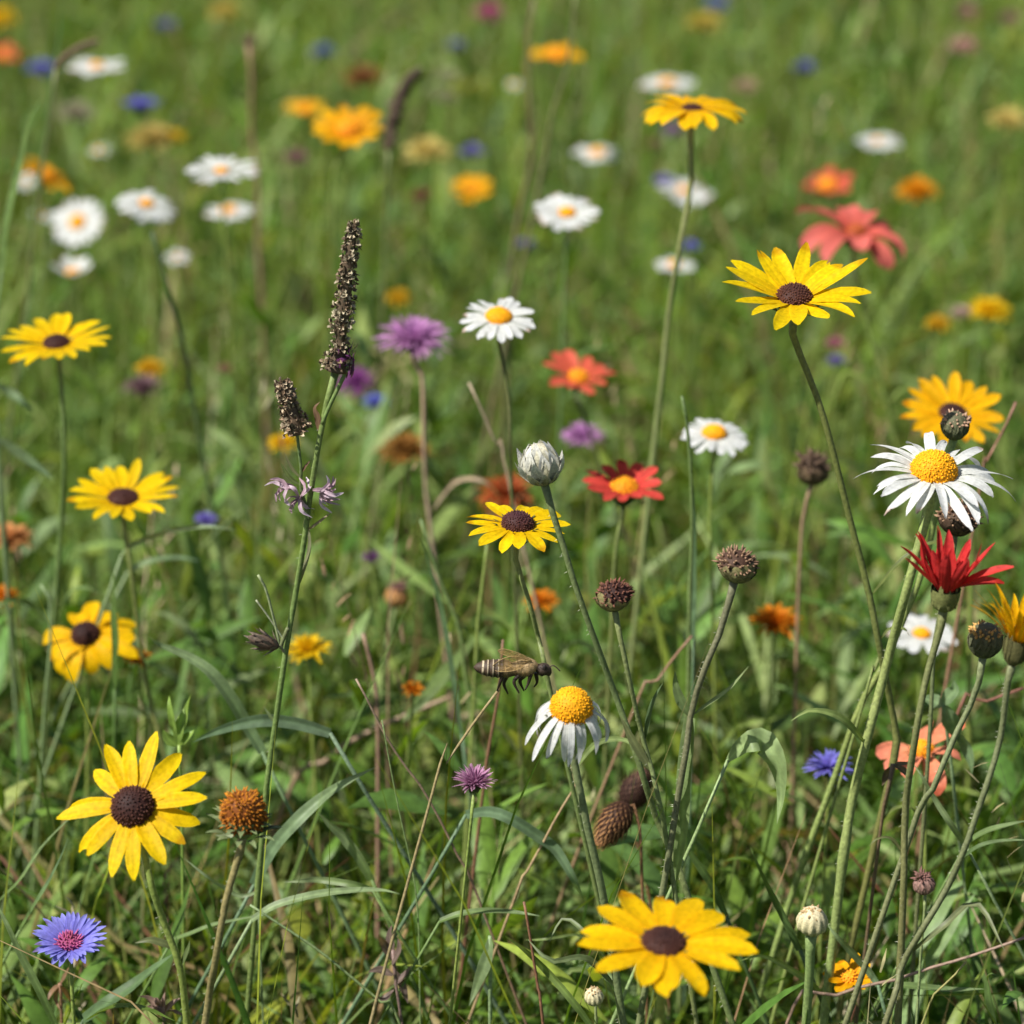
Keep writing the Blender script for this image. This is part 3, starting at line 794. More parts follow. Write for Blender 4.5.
# ------------------------------------------------------------------ golden many-rayed flower at the right edge, seed cones
flower('hawkweed', 'bright yellow many-rayed flower cut by the right edge, with a dark green cup', 'flower',
       1019, 640, 96, .046, -6, 14, dict(SUSAN, n=26, W=.066, r0=.10, b0=46, b1=24, prof='ray', c0=(.84, .42, .003), c1=(.86, .50, .004), jit=13, rows=2, Lj=.2, stretch=1.5), None, dict(R=.15, H=.28, col=(.09, .085, .03), n=14, flare=-6, pw=.5),
       stem=[(1016, 680), (1001, 735), (990, 775), (978, 810), (965, 848), (946, 890), (922, 930), (900, 970), (885, 1024)], sr=.0019, scol=(.115, .13, .06), hair=260, seed=301)
flower('cone_flower', 'spent orange-brown spiky seed cone without petals, right of the large open yellow flower', 'seed head',
       243, 815, 62, .030, 8, 4, None, dict(R=.335, h=1.3, N=360, cin=(.24, .075, .010), cout=(.16, .045, .008), tin=(.68, .27, .010), tout=(.46, .15, .008), bh=3.0, tmax=118, dip=.35, wild=.7, miss=.08), dict(R=.31, H=.42, col=(.15, .19, .08), n=11, flare=40),
       stem=[(237, 850), (226, 900), (218, 945), (212, 980), (205, 1024)], sr=.0024, scol=(.16, .15, .06), sbase=(.17, .09, .045), hair=160, seed=311,
       leaves=[([(238, 838), (225, 836), (215, 835), (207, 807)][:3], .003, (.22, .26, .14)), ([(238, 838), (258, 832), (270, 828), (280, 829)], .0034, (.08, .11, .06))])

# ------------------------------------------------------------------ knapweed, clover, aster, cornflower
flower('knapweed', 'pinkish-purple tufted thistle-like flower on a dry brown stem, left of the neat white daisy', 'flower',
       414, 340, 69, .046, 10, 4, None, None, dict(THIN_CAL, col=(.10, .075, .045)), tuft=dict(PURPLE, n=150, W=.042, c0=(.42, .14, .38), c1=(.70, .36, .66), e1=0), stem=[(422, 375), (424, 440), (426, 490), (432, 540)], sr=.0020, scol=(.30, .22, .15), group='purple flowers', seed=401)
flower('knapweed', 'small purple-pink tuft below the coral-red flower', 'flower', 583, 437, 40, .030, 10, 0, None, None, THIN_CAL, tuft=PURPLE, sr=.0012, stem=[(586, 470)], group='purple flowers', seed=402)
flower('red_clover', 'little pink clover head low in the grass, below the bee', 'flower', 474, 784, 40, .020, 6, 0, None, None, dict(THIN_CAL, R=.22), tuft=dict(PINK, n=120, W=.06, c0=(.34, .08, .22), c1=(.62, .34, .50), e1=22, lin=.95), sr=.0010, stem=[(472, 815), (467, 860)], group='purple flowers', seed=403)
flower('knapweed', 'blurred plum-coloured round bloom right of the tall dark seed spike', 'flower', 356, 382, 40, .036, 4, 0, None, None, THIN_CAL, tuft=dict(PURPLE, c0=(.22, .05, .22), c1=(.36, .09, .34), e1=-30, lin=.9), sr=.0012, group='purple flowers', seed=404)
ASTER = P_(n=26, W=.085, r0=.12, b0=24, b1=6, prof='ray', c0=(.20, .17, .60), c1=(.30, .30, .78), jit=7, Lj=.12, rows=2, cup=.3)
flower('blue_aster', 'violet-blue aster with reddish centre in the bottom left corner', 'flower',
       70, 943, 78, .040, 17, 2, ASTER, dict(R=.15, h=.5, N=90, cin=(.28, .05, .12), cout=(.30, .06, .20), tin=(.42, .10, .12), tout=(.45, .10, .26), bh=3.2), dict(GREEN_CAL, col=(.09, .12, .04)), stem=[(72, 968), (74, 1024)], sr=.0014, seed=411)
flower('cornflower', 'ultramarine cornflower low at right, behind two crossing pale stems', 'flower', 829, 768, 48, .036, 6, 0, None, None, THIN_CAL, tuft=dict(BLUE, n=80, W=.06, c1=(.25, .25, .72), c0=(.16, .09, .45), e0=70, e1=5), sr=.0012, stem=[(828, 800)], group='blue flowers', seed=412)
flower('cornflower', 'blue-violet cornflower seen from the side at upper left', 'flower', 141, 108, 38, .040, 0, 0, None, None, THIN_CAL, tuft=dict(BLUE, e0=60, e1=20), sr=.0013, stem=[(146, 130), (150, 180)], group='blue flowers', seed=413)

def blob(name, lab, px, py, d, S, tuft, group, a=10, cat='flower', **kw):
    flower(name, lab, cat, px, py, d, S, a, kw.pop('roll', 0), None, None, THIN_CAL, tuft=tuft, sr=.0014, group=group, **kw)
GB, GP, GY = 'blue flowers', 'purple flowers', 'blurred yellow flowers'
for q in [
    ('cornflower', 'blurred blue bloom at the left edge, left of the top left daisy', 41, 70, 30, .04, BLUE, GB),
    ('cornflower', 'blue blurred ball of petals right of the plum-coloured bloom', 375, 403, 26, .028, dict(BLUE, c1=(.18, .24, .72)), GB),
    ('cornflower', 'grey-blue blur near the top edge, right above the top left daisy', 166, 27, 25, .042, dict(BLUE, c1=(.14, .18, .36)), GB),
    ('cornflower', 'dim blue blur at the top, left of the magenta bloom', 456, 46, 20, .036, dict(BLUE, c1=(.15, .19, .38)), GB),
    ('cornflower', 'dim teal-blue blur above the orange-brown bloom', 323, 53, 26, .04, dict(BLUE, c1=(.12, .2, .34)), GB),
    ('cornflower', 'dark blue blur alone in the upper right green', 804, 69, 26, .044, dict(BLUE, c1=(.12, .15, .36)), GB),
    ('cornflower', 'blue blur cut by the top edge, right of the centre', 716, 6, 28, .046, dict(BLUE, c1=(.18, .26, .50)), GB),
    ('cornflower', 'small blue blur right of the pale stem of the amber flower', 691, 247, 18, .024, BLUE, GB),
    ('cornflower', 'lavender-blue blur beside the pale cream bloom', 472, 153, 26, .034, dict(BLUE, c1=(.24, .22, .5)), GB),
    ('cornflower', 'violet bloom touching the left side of the white daisy under the amber flower', 664, 182, 22, .028, dict(BLUE, c1=(.26, .22, .6)), GB),
    ('cornflower', 'faint violet blur below the pink one right of the yellow flower\'s stem', 836, 362, 20, .026, dict(BLUE, c1=(.2, .16, .4)), GB),
    ('cornflower', 'small violet-blue bloom at the tip of a pale arching blade at left', 206, 521, 24, .022, dict(BLUE, c1=(.26, .22, .6)), GB),
    ('cornflower', 'dim violet blur left of the lone golden-eyed daisy', 526, 245, 20, .028, dict(BLUE, c1=(.18, .14, .34)), GB),
    ('knapweed', 'dark violet round bloom alone above the brown-orange bud', 371, 557, 18, .018, dict(PURPLE, c0=(.14, .05, .16), c1=(.22, .08, .24)), GP),
    ('knapweed', 'magenta and pink tall bloom at the top edge left of the bright yellow one', 489, 14, 34, .05, dict(PINK, c0=(.45, .06, .16), c1=(.55, .12, .28)), GP),
    ('knapweed', 'dusty pink round blur left below the orange-centred yellow flower', 296, 158, 26, .036, dict(PINK, c0=(.25, .08, .12), c1=(.36, .15, .2)), GP),
    ('knapweed', 'pale pink round blur in the top right, lowest of three', 964, 47, 30, .048, dict(PINK, c0=(.5, .2, .2), c1=(.66, .36, .34)), GP),
    ('knapweed', 'dusky pink blur in the top right, left one at the edge', 967, 13, 24, .04, dict(PINK, c0=(.32, .12, .14), c1=(.42, .2, .22)), GP),
    ('knapweed', 'dull pink blur in the top right corner', 1010, 19, 22, .038, dict(PINK, c0=(.3, .12, .14), c1=(.42, .22, .22)), GP),
    ('knapweed', 'small rose-pink blur right of the yellow flower\'s leaning stem', 835, 344, 20, .026, dict(PINK, c1=(.45, .12, .2)), GP),
    ('knapweed', 'purple blur under the edge-on amber flower', 672, 131, 22, .03, dict(PURPLE, c1=(.28, .14, .34)), GP),
    ('knapweed', 'dark wine-red blur above the lavender meadow gap at centre', 421, 196, 22, .03, dict(PINK, c0=(.18, .05, .05), c1=(.26, .08, .07)), GP),
    ('knapweed', 'wide dusky mauve bloom between the two left yellow flowers', 143, 388, 40, .034, dict(PINK, c0=(.16, .08, .09), c1=(.26, .15, .17)), GP),
    ('knapweed', 'whitish pink blur left of the round yellow bloom at the right', 961, 313, 22, .03, dict(PINK, c0=(.45, .3, .25), c1=(.6, .42, .38)), GP),
    ('marigold', 'round clear yellow blur near the right edge, above the right yellow flower', 989, 313, 42, .046, YPOM, GY),
    ('marigold', 'dim yellow blur left of the round clear yellow one', 938, 325, 26, .032, dict(YPOM, c1=(.6, .36, .02)), GY),
    ('marigold', 'orange compact bloom right beside the salmon-red flower', 917, 193, 42, .042, dict(YPOM, c0=(.7, .24, .006), c1=(.82, .36, .01)), GY),
    ('marigold', 'orange bushy bloom in shade at right, below the rightmost dark seed ball', 776, 624, 50, .034, ORPOM, GY),
    ('marigold', 'pale lemon blur at the right edge', 1008, 122, 40, .052, PALEY, GY),
    ('marigold', 'dull yellow blur right at the top edge, under the blue one', 703, 24, 34, .05, dict(PALEY, c1=(.6, .46, .08)), GY),
    ('marigold', 'dull yellow blur at the top edge left', 224, 13, 32, .05, dict(PALEY, c1=(.6, .48, .1)), GY),
    ('marigold', 'broad pale cream-yellow bloom left of the blurred round yellow one', 428, 153, 44, .052, PALEY, GY),
    ('marigold', 'pale straw-yellow bloom behind the blue-violet side-on cornflower', 150, 141, 48, .056, dict(PALEY, c0=(.5, .36, .08), c1=(.6, .46, .14)), GY),
    ('marigold', 'brighter yellow bloom overlapping the pale straw one', 172, 139, 26, .034, YPOM, GY),
    ('marigold', 'yellow bloom showing behind the short seed spike', 283, 444, 30, .026, dict(YPOM, c0=(.74, .32, .006)), GY),
    ('marigold', 'half-hidden yellow bloom behind the long spike\'s green stem', 308, 650, 42, .032, YPOM, GY),
    ('marigold', 'orange bloom cut by the left edge, below the middle', 4, 597, 30, .024, ORPOM, GY),
    ('marigold', 'peach-orange ragged bloom at the left edge above the small orange one', 10, 540, 46, .036, dict(ORPOM, c0=(.55, .2, .05), c1=(.66, .32, .12)), GY),
    ('marigold', 'rust-orange bloom low behind the drooping ragged flower', 137, 658, 26, .02, ORPOM, GY),
    ('marigold', 'orange-brown blur at the top, above the orange-centred yellow flower', 363, 79, 40, .05, BROWNPOM, GY),
    ('marigold', 'yellow bloom cut by the left edge at the very top', 0, 20, 34, .05, YPOM, GY),
    ('marigold', 'small dim yellow blur above the purple tufted flower', 398, 299, 28, .03, dict(YPOM, c1=(.6, .38, .02)), GY),
    ('marigold', 'small yellow smudge between the two left yellow flowers', 150, 370, 30, .03, dict(YPOM, c1=(.66, .4, .02)), GY),
    ('marigold', 'rust-red drooping bloom right behind the small yellow flower', 507, 494, 56, .044, dict(ORPOM, c0=(.36, .07, .02), c1=(.46, .11, .03), e1=-30), GY),
    ('marigold', 'brown and orange withered bloom under the dry purple-flower stem', 405, 452, 50, .042, dict(BROWNPOM, c0=(.16, .07, .025), c1=(.42, .2, .04)), GY),
    ('marigold', 'small orange flecked bloom right behind the bare stem under the white bud', 541, 602, 34, .024, ORPOM, GY),
    ('marigold', 'tiny orange fleck in the shade left of the bee', 413, 690, 22, .015, ORPOM, GY),
    ('knapweed', 'brownish pink blur under the right yellow edge-on flower, left side', 655, 145, 20, .03, dict(PINK, c0=(.2, .1, .07), c1=(.3, .16, .11)), GP),
    ('withered_flower', 'beige round seed head right above the edge-on amber flower', 746, 88, 26, .034, dict(BROWNPOM, c0=(.4, .28, .18), c1=(.55, .4, .26)), 'blurred seed heads'),
    ('withered_flower', 'pale knobbly seed head on a thin stalk, right of the thick brown spike', 449, 78, 24, .032, dict(BROWNPOM, c0=(.28, .28, .16), c1=(.42, .4, .24)), 'blurred seed heads'),
    ('withered_flower', 'second pale knobbly seed head under the first, right of the thick brown spike', 445, 98, 24, .032, dict(BROWNPOM, c0=(.28, .26, .14), c1=(.42, .4, .24)), 'blurred seed heads'),
    ('withered_flower', 'beige withered bloom above the group of white daisies at left', 76, 115, 36, .046, dict(BROWNPOM, c0=(.3, .26, .16), c1=(.42, .38, .25)), 'blurred seed heads'),
    ('withered_flower', 'small brown knob in the green beside the left stems', 225, 369, 16, .016, dict(BROWNPOM, c0=(.3, .14, .1), c1=(.42, .22, .15)), 'blurred seed heads'),
]:
    n0, lab, px, py, d, S, tf, gr = q
    blob(n0, lab, px, py, d, S, tf, gr, cat='seed head' if n0 == 'withered_flower' else 'flower', seed=int(px * 7 + py))

# ------------------------------------------------------------------ buds and seed heads in sharp focus
def ball_head(name, label, px, py, dpx, S, a, roll, stem, style, sr=.0016, scol=HAIRY, hair=60, group='dry seed heads and buds', seed=1, leaves=(), sbase=None, cat='seed head', onto=None):
    rng = random.Random(seed)
    D = FPX * S / dpx
    O = PD(px, py, D); e1, e2, n = frame(a, roll)
    H = S * style.get('H', .5)
    under = O - n * H * .95
    if onto is None:
        pts = stem_to_ground([under + n * H * .3, under - n * S * .15], stem, O[1], rng)
        base = pts[-1].copy(); base[2] = 0
        root = thing(name, label, cat, base, group)
    else: pts, root = [under + n * H * .3, under] + [PY(x, y, O[1]) for x, y in stem], onto
    _, path = make_stem(root, pts, sr, scol, rng, hair=hair, base_col=sbase)
    Rr = S * style.get('R', .5)
    # green or brown cup of pointed scales
    nu, nv = 12, 44 if style.get('ribs') else 20
    prof = style.get('cup', [(0, .18), (.12, .62), (.35, .95), (.55, 1.0), (.75, .93), (.9, .7), (1, .38)])
    pk, pr = [p[0] for p in prof], [p[1] for p in prof]
    mb = MB(); vs, cs = [], []
    Ht = 2 * H * style.get('cupH', 1.0)
    for i in range(nu):
        k = i / (nu - 1); r0_ = Rr * np.interp(k, pk, pr) * .95
        for j in range(nv):
            th = 2 * math.pi * j / nv
            rb = math.cos(style.get('ribs', 0) * th) * style.get('rib', 0) * math.sin(math.pi * min(1, k + .08)); r = r0_ * (1 + rb)
            vs.append(under + n * Ht * k + r * (math.cos(th) * e1 + math.sin(th) * e2)); cs.append((np.asarray(style['c0']) * (1 - k) + np.asarray(style['c1']) * k) * (1 + 3 * rb))
    f = grid_faces(nu, nv, True) + [tuple((nu - 1) * nv + j for j in range(nv))]
    mb.add(vs, f, cs)
    rows = style.get('rows', 5); per = style.get('per', 12)
    for q in range(rows):
        k = (q + .15) / rows * style.get('kmax', .85)
        r = Rr * np.interp(k, pk, pr)
        dr = Rr * (np.interp(min(1, k + .12), pk, pr) - np.interp(k, pk, pr)) / (Ht * .12)
        el = math.degrees(math.atan2(1, dr)) - style.get('flare', 4)
        for j in range(per):
            azi = 2 * math.pi * (j + .5 * (q % 2)) / per + rng.uniform(-.06, .06)
            col = np.asarray(style['c0']) * (1 - k) + np.asarray(style['c1']) * k
            tip = np.asarray(style.get('tip', style['c1'])) * rng.uniform(.75, 1.3)
            mb.add(*petal_geo(under + n * Ht * k, e1, e2, n, azi, Ht * style.get('sl', .34) * rng.uniform(.85, 1.2), Rr * 6.6 / per * style.get('sw', 1), r * .99, el, el + style.get('curl', 12), 'leaf', col, tip, .12, 0, rng.uniform(-.1, .1), rng, nu=6, nv=5, groove=style.get('groove', .05)))
    mb.build('bud_scales' if cat == 'bud' else 'cup', M_SEED, root)
    if 'top' in style:
        t = style['top']; m2 = MB()
        bw = Rr * 1.5 / math.sqrt(t['N'])
        dome(m2, under + n * Ht * t.get('at', .62), e1, e2, n, Rr * t.get('R', .95), Rr * t.get('h', .7), t['N'], bw * t.get('bh', 2), bw * .55, t['c0'], t['c0'], t['c1'], t['c1'], t.get('tmax', 96), t.get('dip', 0), rng, t.get('splay', 0), t.get('wild', .8), t.get('miss', .14))
        m2.build('seed_crown', M_SEED, root)
    for lf in leaves: stem_leaf(root, path, *lf, rng=rng)
    return root

SEEDBALL = P_(H=.48, R=.5, c0=(.15, .18, .06), c1=(.15, .12, .05), tip=(.27, .22, .11), rows=4, per=12, kmax=.5, cupH=.8,
              top=P_(N=120, at=.56, R=.96, h=.84, c0=(.07, .036, .022), c1=(.34, .21, .125), bh=2.0))
ball_head('withered_flower', 'round dark brown seed ball on a hairy leaning stem, rightmost sharp one', 738, 566, 38, .019, 6, 10,
          [(733, 600), (720, 632), (705, 668), (692, 708), (687, 745), (681, 780), (674, 820), (668, 860)], SEEDBALL, sr=.0021, scol=(.10, .105, .06), sbase=(.15, .19, .06), hair=260, seed=501,
          leaves=[([(690, 716), (683, 704), (677, 688), (675, 671)], .006, (.16, .22, .09)), ([(690, 716), (708, 704), (730, 688), (749, 666)], .0028, (.22, .28, .12)), ([(690, 718), (684, 780), (682, 830), (672, 900)], .008, (.22, .30, .12), None, 'blade')])
ball_head('withered_flower', 'round reddish-brown seed ball on a straight green stem, centre', 613, 596, 34, .017, 6, -6,
          [(618, 614), (624, 655), (632, 692), (642, 735), (652, 770), (660, 806), (668, 850)], dict(SEEDBALL, top=dict(SEEDBALL['top'], c0=(.04, .016, .012), c1=(.22, .09, .055))), sr=.0017, scol=(.13, .16, .06), hair=120, seed=502,
          leaves=[([(640, 728), (650, 712), (656, 695), (663, 683)], .0035, (.09, .14, .06)), ([(650, 772), (640, 752), (630, 735), (620, 715)], .005, (.20, .22, .10))])
WHITEBUD = P_(H=.5, R=.46, c0=(.17, .17, .08), c1=(.48, .45, .33), tip=(.70, .69, .62), rows=4, per=9, kmax=.62, sl=.66, sw=.95, flare=-3, curl=24, groove=.12, ribs=10, rib=.07,
              cup=[(0, .15), (.1, .6), (.3, .96), (.5, 1.0), (.75, .88), (1, .55)])
ball_head('daisy_bud', 'closed greyish-white daisy bud on a long leaning green stem', 541, 467, 42, .021, 2, -10,
          [(549, 494), (560, 535), (575, 585), (595, 640), (620, 708), (638, 760), (655, 815), (670, 850), (686, 890)], WHITEBUD, sr=.0022, scol=(.10, .13, .05), sbase=(.12, .17, .05), hair=80, group=None, seed=503, cat='bud')
CREAM = dict(WHITEBUD, c0=(.36, .34, .16), c1=(.55, .48, .30), tip=(.62, .55, .36), per=10, rows=1, kmax=.1, sl=.4, curl=30, H=.48, R=.5, ribs=11, rib=.09, cup=[(0, .15), (.1, .62), (.3, .96), (.5, 1.0), (.75, .86), (.92, .58), (1, .3)], top=P_(N=40, at=.80, R=.5, h=.3, c0=(.3, .2, .09), c1=(.4, .28, .14), bh=1.2))
ball_head('daisy_bud', 'cream ribbed round bud on a thick green stem near the bottom right', 812, 922, 32, .016, 6, 2, [(812, 950), (809, 985), (806, 1024)], CREAM, sr=.0030, scol=(.13, .18, .06), hair=0, seed=504, cat='bud')
ball_head('daisy_bud', 'small whitish bud at the bottom edge left of the nearest yellow flower', 594, 997, 20, .010, 6, -4, [(596, 1024)], CREAM, sr=.0010, scol=(.14, .18, .07), hair=0, seed=505, cat='bud')
PINKBUD = dict(CREAM, c0=(.16, .10, .07), c1=(.30, .17, .14), tip=(.30, .18, .15), rows=3, kmax=.6, top=P_(N=40, at=.85, R=.5, h=.5, c0=(.10, .05, .04), c1=(.2, .10, .08), bh=2))
ball_head('flower_bud', 'small dusky pink bud on a curved side stem, lower right', 924, 885, 22, .011, 4, -12, [(922, 905), (921, 950), (918, 1000)], PINKBUD, sr=.0009, scol=(.16, .20, .08), hair=0, seed=506, cat='bud')
GREENBUD = P_(H=.5, R=.5, c0=(.075, .085, .045), c1=(.10, .095, .05), tip=(.13, .12, .06), rows=3, per=11, kmax=.5, sl=.5, groove=.12, curl=40, flare=-4, ribs=11, rib=.07, top=P_(N=60, at=.74, R=.78, h=.35, c0=(.36, .20, .06), c1=(.55, .32, .10), bh=1.5))
ball_head('flower_bud', 'ribbed green-brown bud touching the yellow many-rayed flower at right', 985, 642, 36, .018, 2, 4, [(984, 660), (977, 690), (967, 712), (953, 740), (940, 772), (926, 805), (912, 830)], GREENBUD, sr=.0019, scol=(.13, .15, .07), hair=140, seed=507, cat='bud')
ball_head('flower_bud', 'round green bud with pinkish top in front of the golden flower at right', 955, 427, 29, .0155, 4, 0, [(948, 450), (942, 478), (926, 560), (903, 620), (882, 668), (860, 706), (838, 768), (812, 838), (790, 900), (768, 970)],
          dict(GREENBUD, c0=(.10, .12, .06), top=P_(N=60, at=.66, R=.85, h=.5, c0=(.30, .17, .10), c1=(.46, .30, .2), bh=1.6)), sr=.0022, scol=(.16, .21, .06), hair=120, seed=508, cat='bud')
ball_head('withered_flower', 'dark spent head hidden under the petals of the big white daisy', 958, 519, 38, .0200, 2, 6, [(952, 560), (935, 640), (928, 760)], dict(SEEDBALL, c0=(.05, .035, .02), c1=(.06, .035, .02), tip=(.10, .06, .04)), sr=.0014, scol=(.10, .12, .05), seed=509)
ball_head('withered_flower', 'blurred brown-green bud-like head on a tan stalk, left of the long bare leaning stem', 813, 471, 32, .020, 4, 0, [(804, 510), (800, 560), (797, 640)], dict(SEEDBALL, c0=(.10, .09, .04), c1=(.09, .06, .035), kmax=.8, tip=(.16, .10, .06), top=P_(N=50, at=.85, R=.7, h=.5, c0=(.07, .045, .03), c1=(.13, .08, .05), bh=3)), sr=.0015, scol=(.22, .15, .09), seed=510)
ball_head('flower_bud', 'orange-brown bud on a pale green stem in the grass left of centre', 397, 597, 24, .017, 4, 10, [(393, 620), (386, 650), (381, 690)], dict(PINKBUD, c0=(.26, .17, .06), c1=(.42, .20, .07), tip=(.46, .22, .08)), sr=.0016, scol=(.18, .24, .09), seed=511, cat='bud')
CONE = P_(H=.62, R=.42, c0=(.05, .022, .012), c1=(.05, .022, .012), tip=(.40, .20, .075), rows=15, per=17, kmax=.97, sl=.17, sw=.26, flare=30, curl=-14, groove=0,
          cup=[(0, .3), (.1, .7), (.3, 1.0), (.5, 1.0), (.75, .75), (.92, .42), (1, .15)])
ball_head('seed_cone', 'brown bristly egg-shaped seed cone hanging tilted behind the daisy stem', 614, 823, 40, .022, 26, -142 + 360 - 360, [(632, 800), (640, 830), (642, 880)], CONE, sr=.0012, scol=BROWN_STEM, seed=512)
ball_head('seed_cone', 'darker bristly seed cone partly behind two green stems, above the hanging one', 636, 790, 38, .022, 4, 24, [(632, 815), (640, 850), (648, 890)], dict(CONE, tip=(.26, .14, .09), c0=(.035, .016, .012), c1=(.035, .016, .012)), sr=.0014, scol=BROWN_STEM, seed=513)

# ------------------------------------------------------------------ seed spikes
def spike(name, label, axis, Y, r, N, col, tip, stem, sr, scol, seed, group=None, prof=None, bl=1.0, gap=(), branches=(), leaves=(), hair=0, onto=None):
    rng = random.Random(seed)
    ap = [PY(x, y, Y) for x, y in axis]
    if onto is None:
        pts = stem_to_ground([ap[-1]], stem, Y, rng)
        base = pts[-1].copy(); base[2] = 0
        root = thing(name, label, 'seed spike', base, group)
    else: pts, root = [ap[-1]] + [PY(x, y, Y) for x, y in stem], onto
    _, path = make_stem(root, pts, sr, scol, rng, hair=hair)
    A = smooth_path(ap, 60)
    mb = MB()
    pf = prof or ([0, .08, .3, .7, 1], [.45, .75, .95, 1, .8])
    rad = r * np.interp(np.linspace(0, 1, 60), *pf)
    tube(mb, A, rad * .62, np.asarray(col) * .6, 8)
    T = np.gradient(A, axis=0)
    for k in range(N):
        q = (k + rng.random()) / N
        if any(g0 < q < g1 and rng.random() < .8 for g0, g1 in gap): continue
        i = min(58, int(q * 59)); t = -nrm(T[i])
        d = nrm(np.cross(t, [rng.gauss(0, 1), rng.gauss(0, 1), rng.gauss(0, 1)]))
        out = nrm(d + t * rng.uniform(.1, .8))
        p = A[i] + d * rad[i] * rng.uniform(.45, .9)
        e1 = nrm(np.cross(out, [.2, .9, .3])); e2 = np.cross(out, e1)
        L = r * bl * rng.uniform(.45, .9)
        c = np.asarray(col) * rng.uniform(.7, 1.4); ct = np.asarray(tip) * rng.uniform(.5, 1.25) if rng.random() < .6 else c * 1.4
        for s in (-1, 1):
            mb.add(*petal_geo(p, e1, e2, out, rng.uniform(0, 6.28), L, L * .75, 0, 62, 40, 'leaf', c, ct, .4, .1, .2, rng, nu=4, nv=3, groove=0))
    mb.build('seed_ear', M_SEED, root)
    for bpts, br, bc in branches:
        m = MB(); tube(m, smooth_path([PY(x, y, Y - .002) for x, y in bpts], 14), br, bc, 6); m.build('side_stem', M_STEM, root)
    for lf in leaves: stem_leaf(root, path, *lf, rng=rng)
    return root, path

YS = PD(340, 300, 1.46)[1]
sp, sp_path = spike('seed_spike', 'tall dark seed spike, with a shorter one and ragged pink bloom on its stem', [(354, 224), (350, 255), (345, 300), (341, 330), (340, 350), (336, 370)], YS, .0054, 560,
      (.15, .105, .065), (.58, .50, .33), [(331, 385), (325, 410), (322, 425), (316, 460), (311, 490), (305, 535), (298, 580), (290, 625), (283, 670), (276, 720), (268, 775), (262, 840)], .0020, (.11, .16, .045), 601,
      prof=([0, .06, .25, .55, .72, .78, .86, 1], [.35, .6, .8, .95, 1.1, .7, 1.05, 1.9]), bl=.66, gap=((.74, .80), (.87, .91)),
      branches=[([(322, 424), (330, 405), (344, 376), (347, 366)], .0011, (.14, .20, .06)), ([(288, 628), (283, 640), (280, 648)], .0012, (.14, .16, .07)), ([(284, 640), (272, 622), (262, 608), (256, 600)], .0005, (.30, .32, .2)), ([(280, 645), (274, 620), (266, 590), (258, 575)], .0007, (.24, .28, .14))],
      leaves=[([(322, 424), (318, 418), (315, 408), (320, 402)], .004, (.22, .13, .08)), ([(297, 583), (304, 570), (312, 520)][:2] + [(310, 545), (306, 512)], .003, (.24, .24, .14)), ([(305, 532), (318, 523), (332, 512)], .0022, (.25, .2, .13)), ([(276, 720), (264, 707), (281, 703)][:2], .002, (.2, .25, .12))], hair=40)
m = MB()
rngq = random.Random(77)
for k in range(46):
    e1, e2, n_ = frame(20, rngq.uniform(60, 140))
    m.add(*petal_geo(PY(346 + rngq.uniform(-12, 9), 357 + rngq.uniform(-4, 9), YS - .002), e1, e2, n_, rngq.uniform(0, 6.28), rngq.uniform(.004, .008), .0018, .001, 10, -20, 'ray', (.16, .04, .13), (.36, .11, .32) if k % 2 else (.12, .06, .06), .3, .1, .5, rngq, nu=4, nv=3))
m.build('withered_bloom', M_PETAL, sp)
spike('seed_spike', 'short dark seed spike leaning left, in front of a yellow blur', [(283, 381), (287, 400), (293, 418), (297, 433)], YS, .0062, 300,
      (.18, .12, .075), (.50, .41, .27), [(299, 450), (301, 470), (301, 488), (306, 508), (309, 520)], .0011, (.09, .13, .045), 602, prof=([0, .15, .5, .75, 1], [.5, .75, .8, 1.15, 1.3]), bl=.55, onto=sp,
      leaves=[([(300, 478), (292, 468), (284, 452)], .002, (.2, .2, .1)), ([(300, 474), (306, 466), (311, 460)], .002, (.16, .09, .06)), ([(301, 486), (290, 478), (280, 462)], .0025, (.14, .18, .06))])
spike('seed_spike', 'thick curved blurred brown spike right of the orange-centred yellow flower', [(420, 68), (408, 82), (398, 104), (391, 130), (389, 148)], PD(400, 105, 2.35)[1], .0085, 150,
      (.14, .095, .065), (.26, .19, .13), [(388, 180), (386, 230)], .0020, (.11, .14, .05), 603, bl=.45)
spike('seed_spike', 'slanting blurred tan grass spike above the top left white daisy', [(98, 41), (80, 47), (62, 60), (56, 68)], PD(75, 52, 2.2)[1], .0040, 70, (.22, .15, .09), (.34, .25, .16), [(54, 90), (47, 140), (40, 190)], .0016, (.13, .14, .05), 604, bl=.5)
spike('seed_spike', 'tall straight blurred brown stalk with a knob at its top, left of the top centre', [(249, 36), (249, 44)], PD(250, 60, 2.6)[1], .0068, 24, (.17, .115, .065), (.26, .18, .11), [(252, 80), (252, 130), (258, 180), (258, 240), (262, 300), (264, 360)], .0028, (.19, .125, .07), 605, bl=.6)

ball_head('withered_flower', 'dried grey-brown calyx pointing left off the long spike\'s stem', 264, 642, 26, .013, 6, -68, [(280, 646), (284, 652)], dict(CONE, rows=4, per=8, sl=.5, sw=.55, flare=8, curl=-18, kmax=.7, R=.3, tip=(.26, .20, .15), c0=(.09, .06, .04), c1=(.1, .07, .05)), sr=.0007, scol=(.14, .15, .07), seed=514, hair=0, onto=sp)
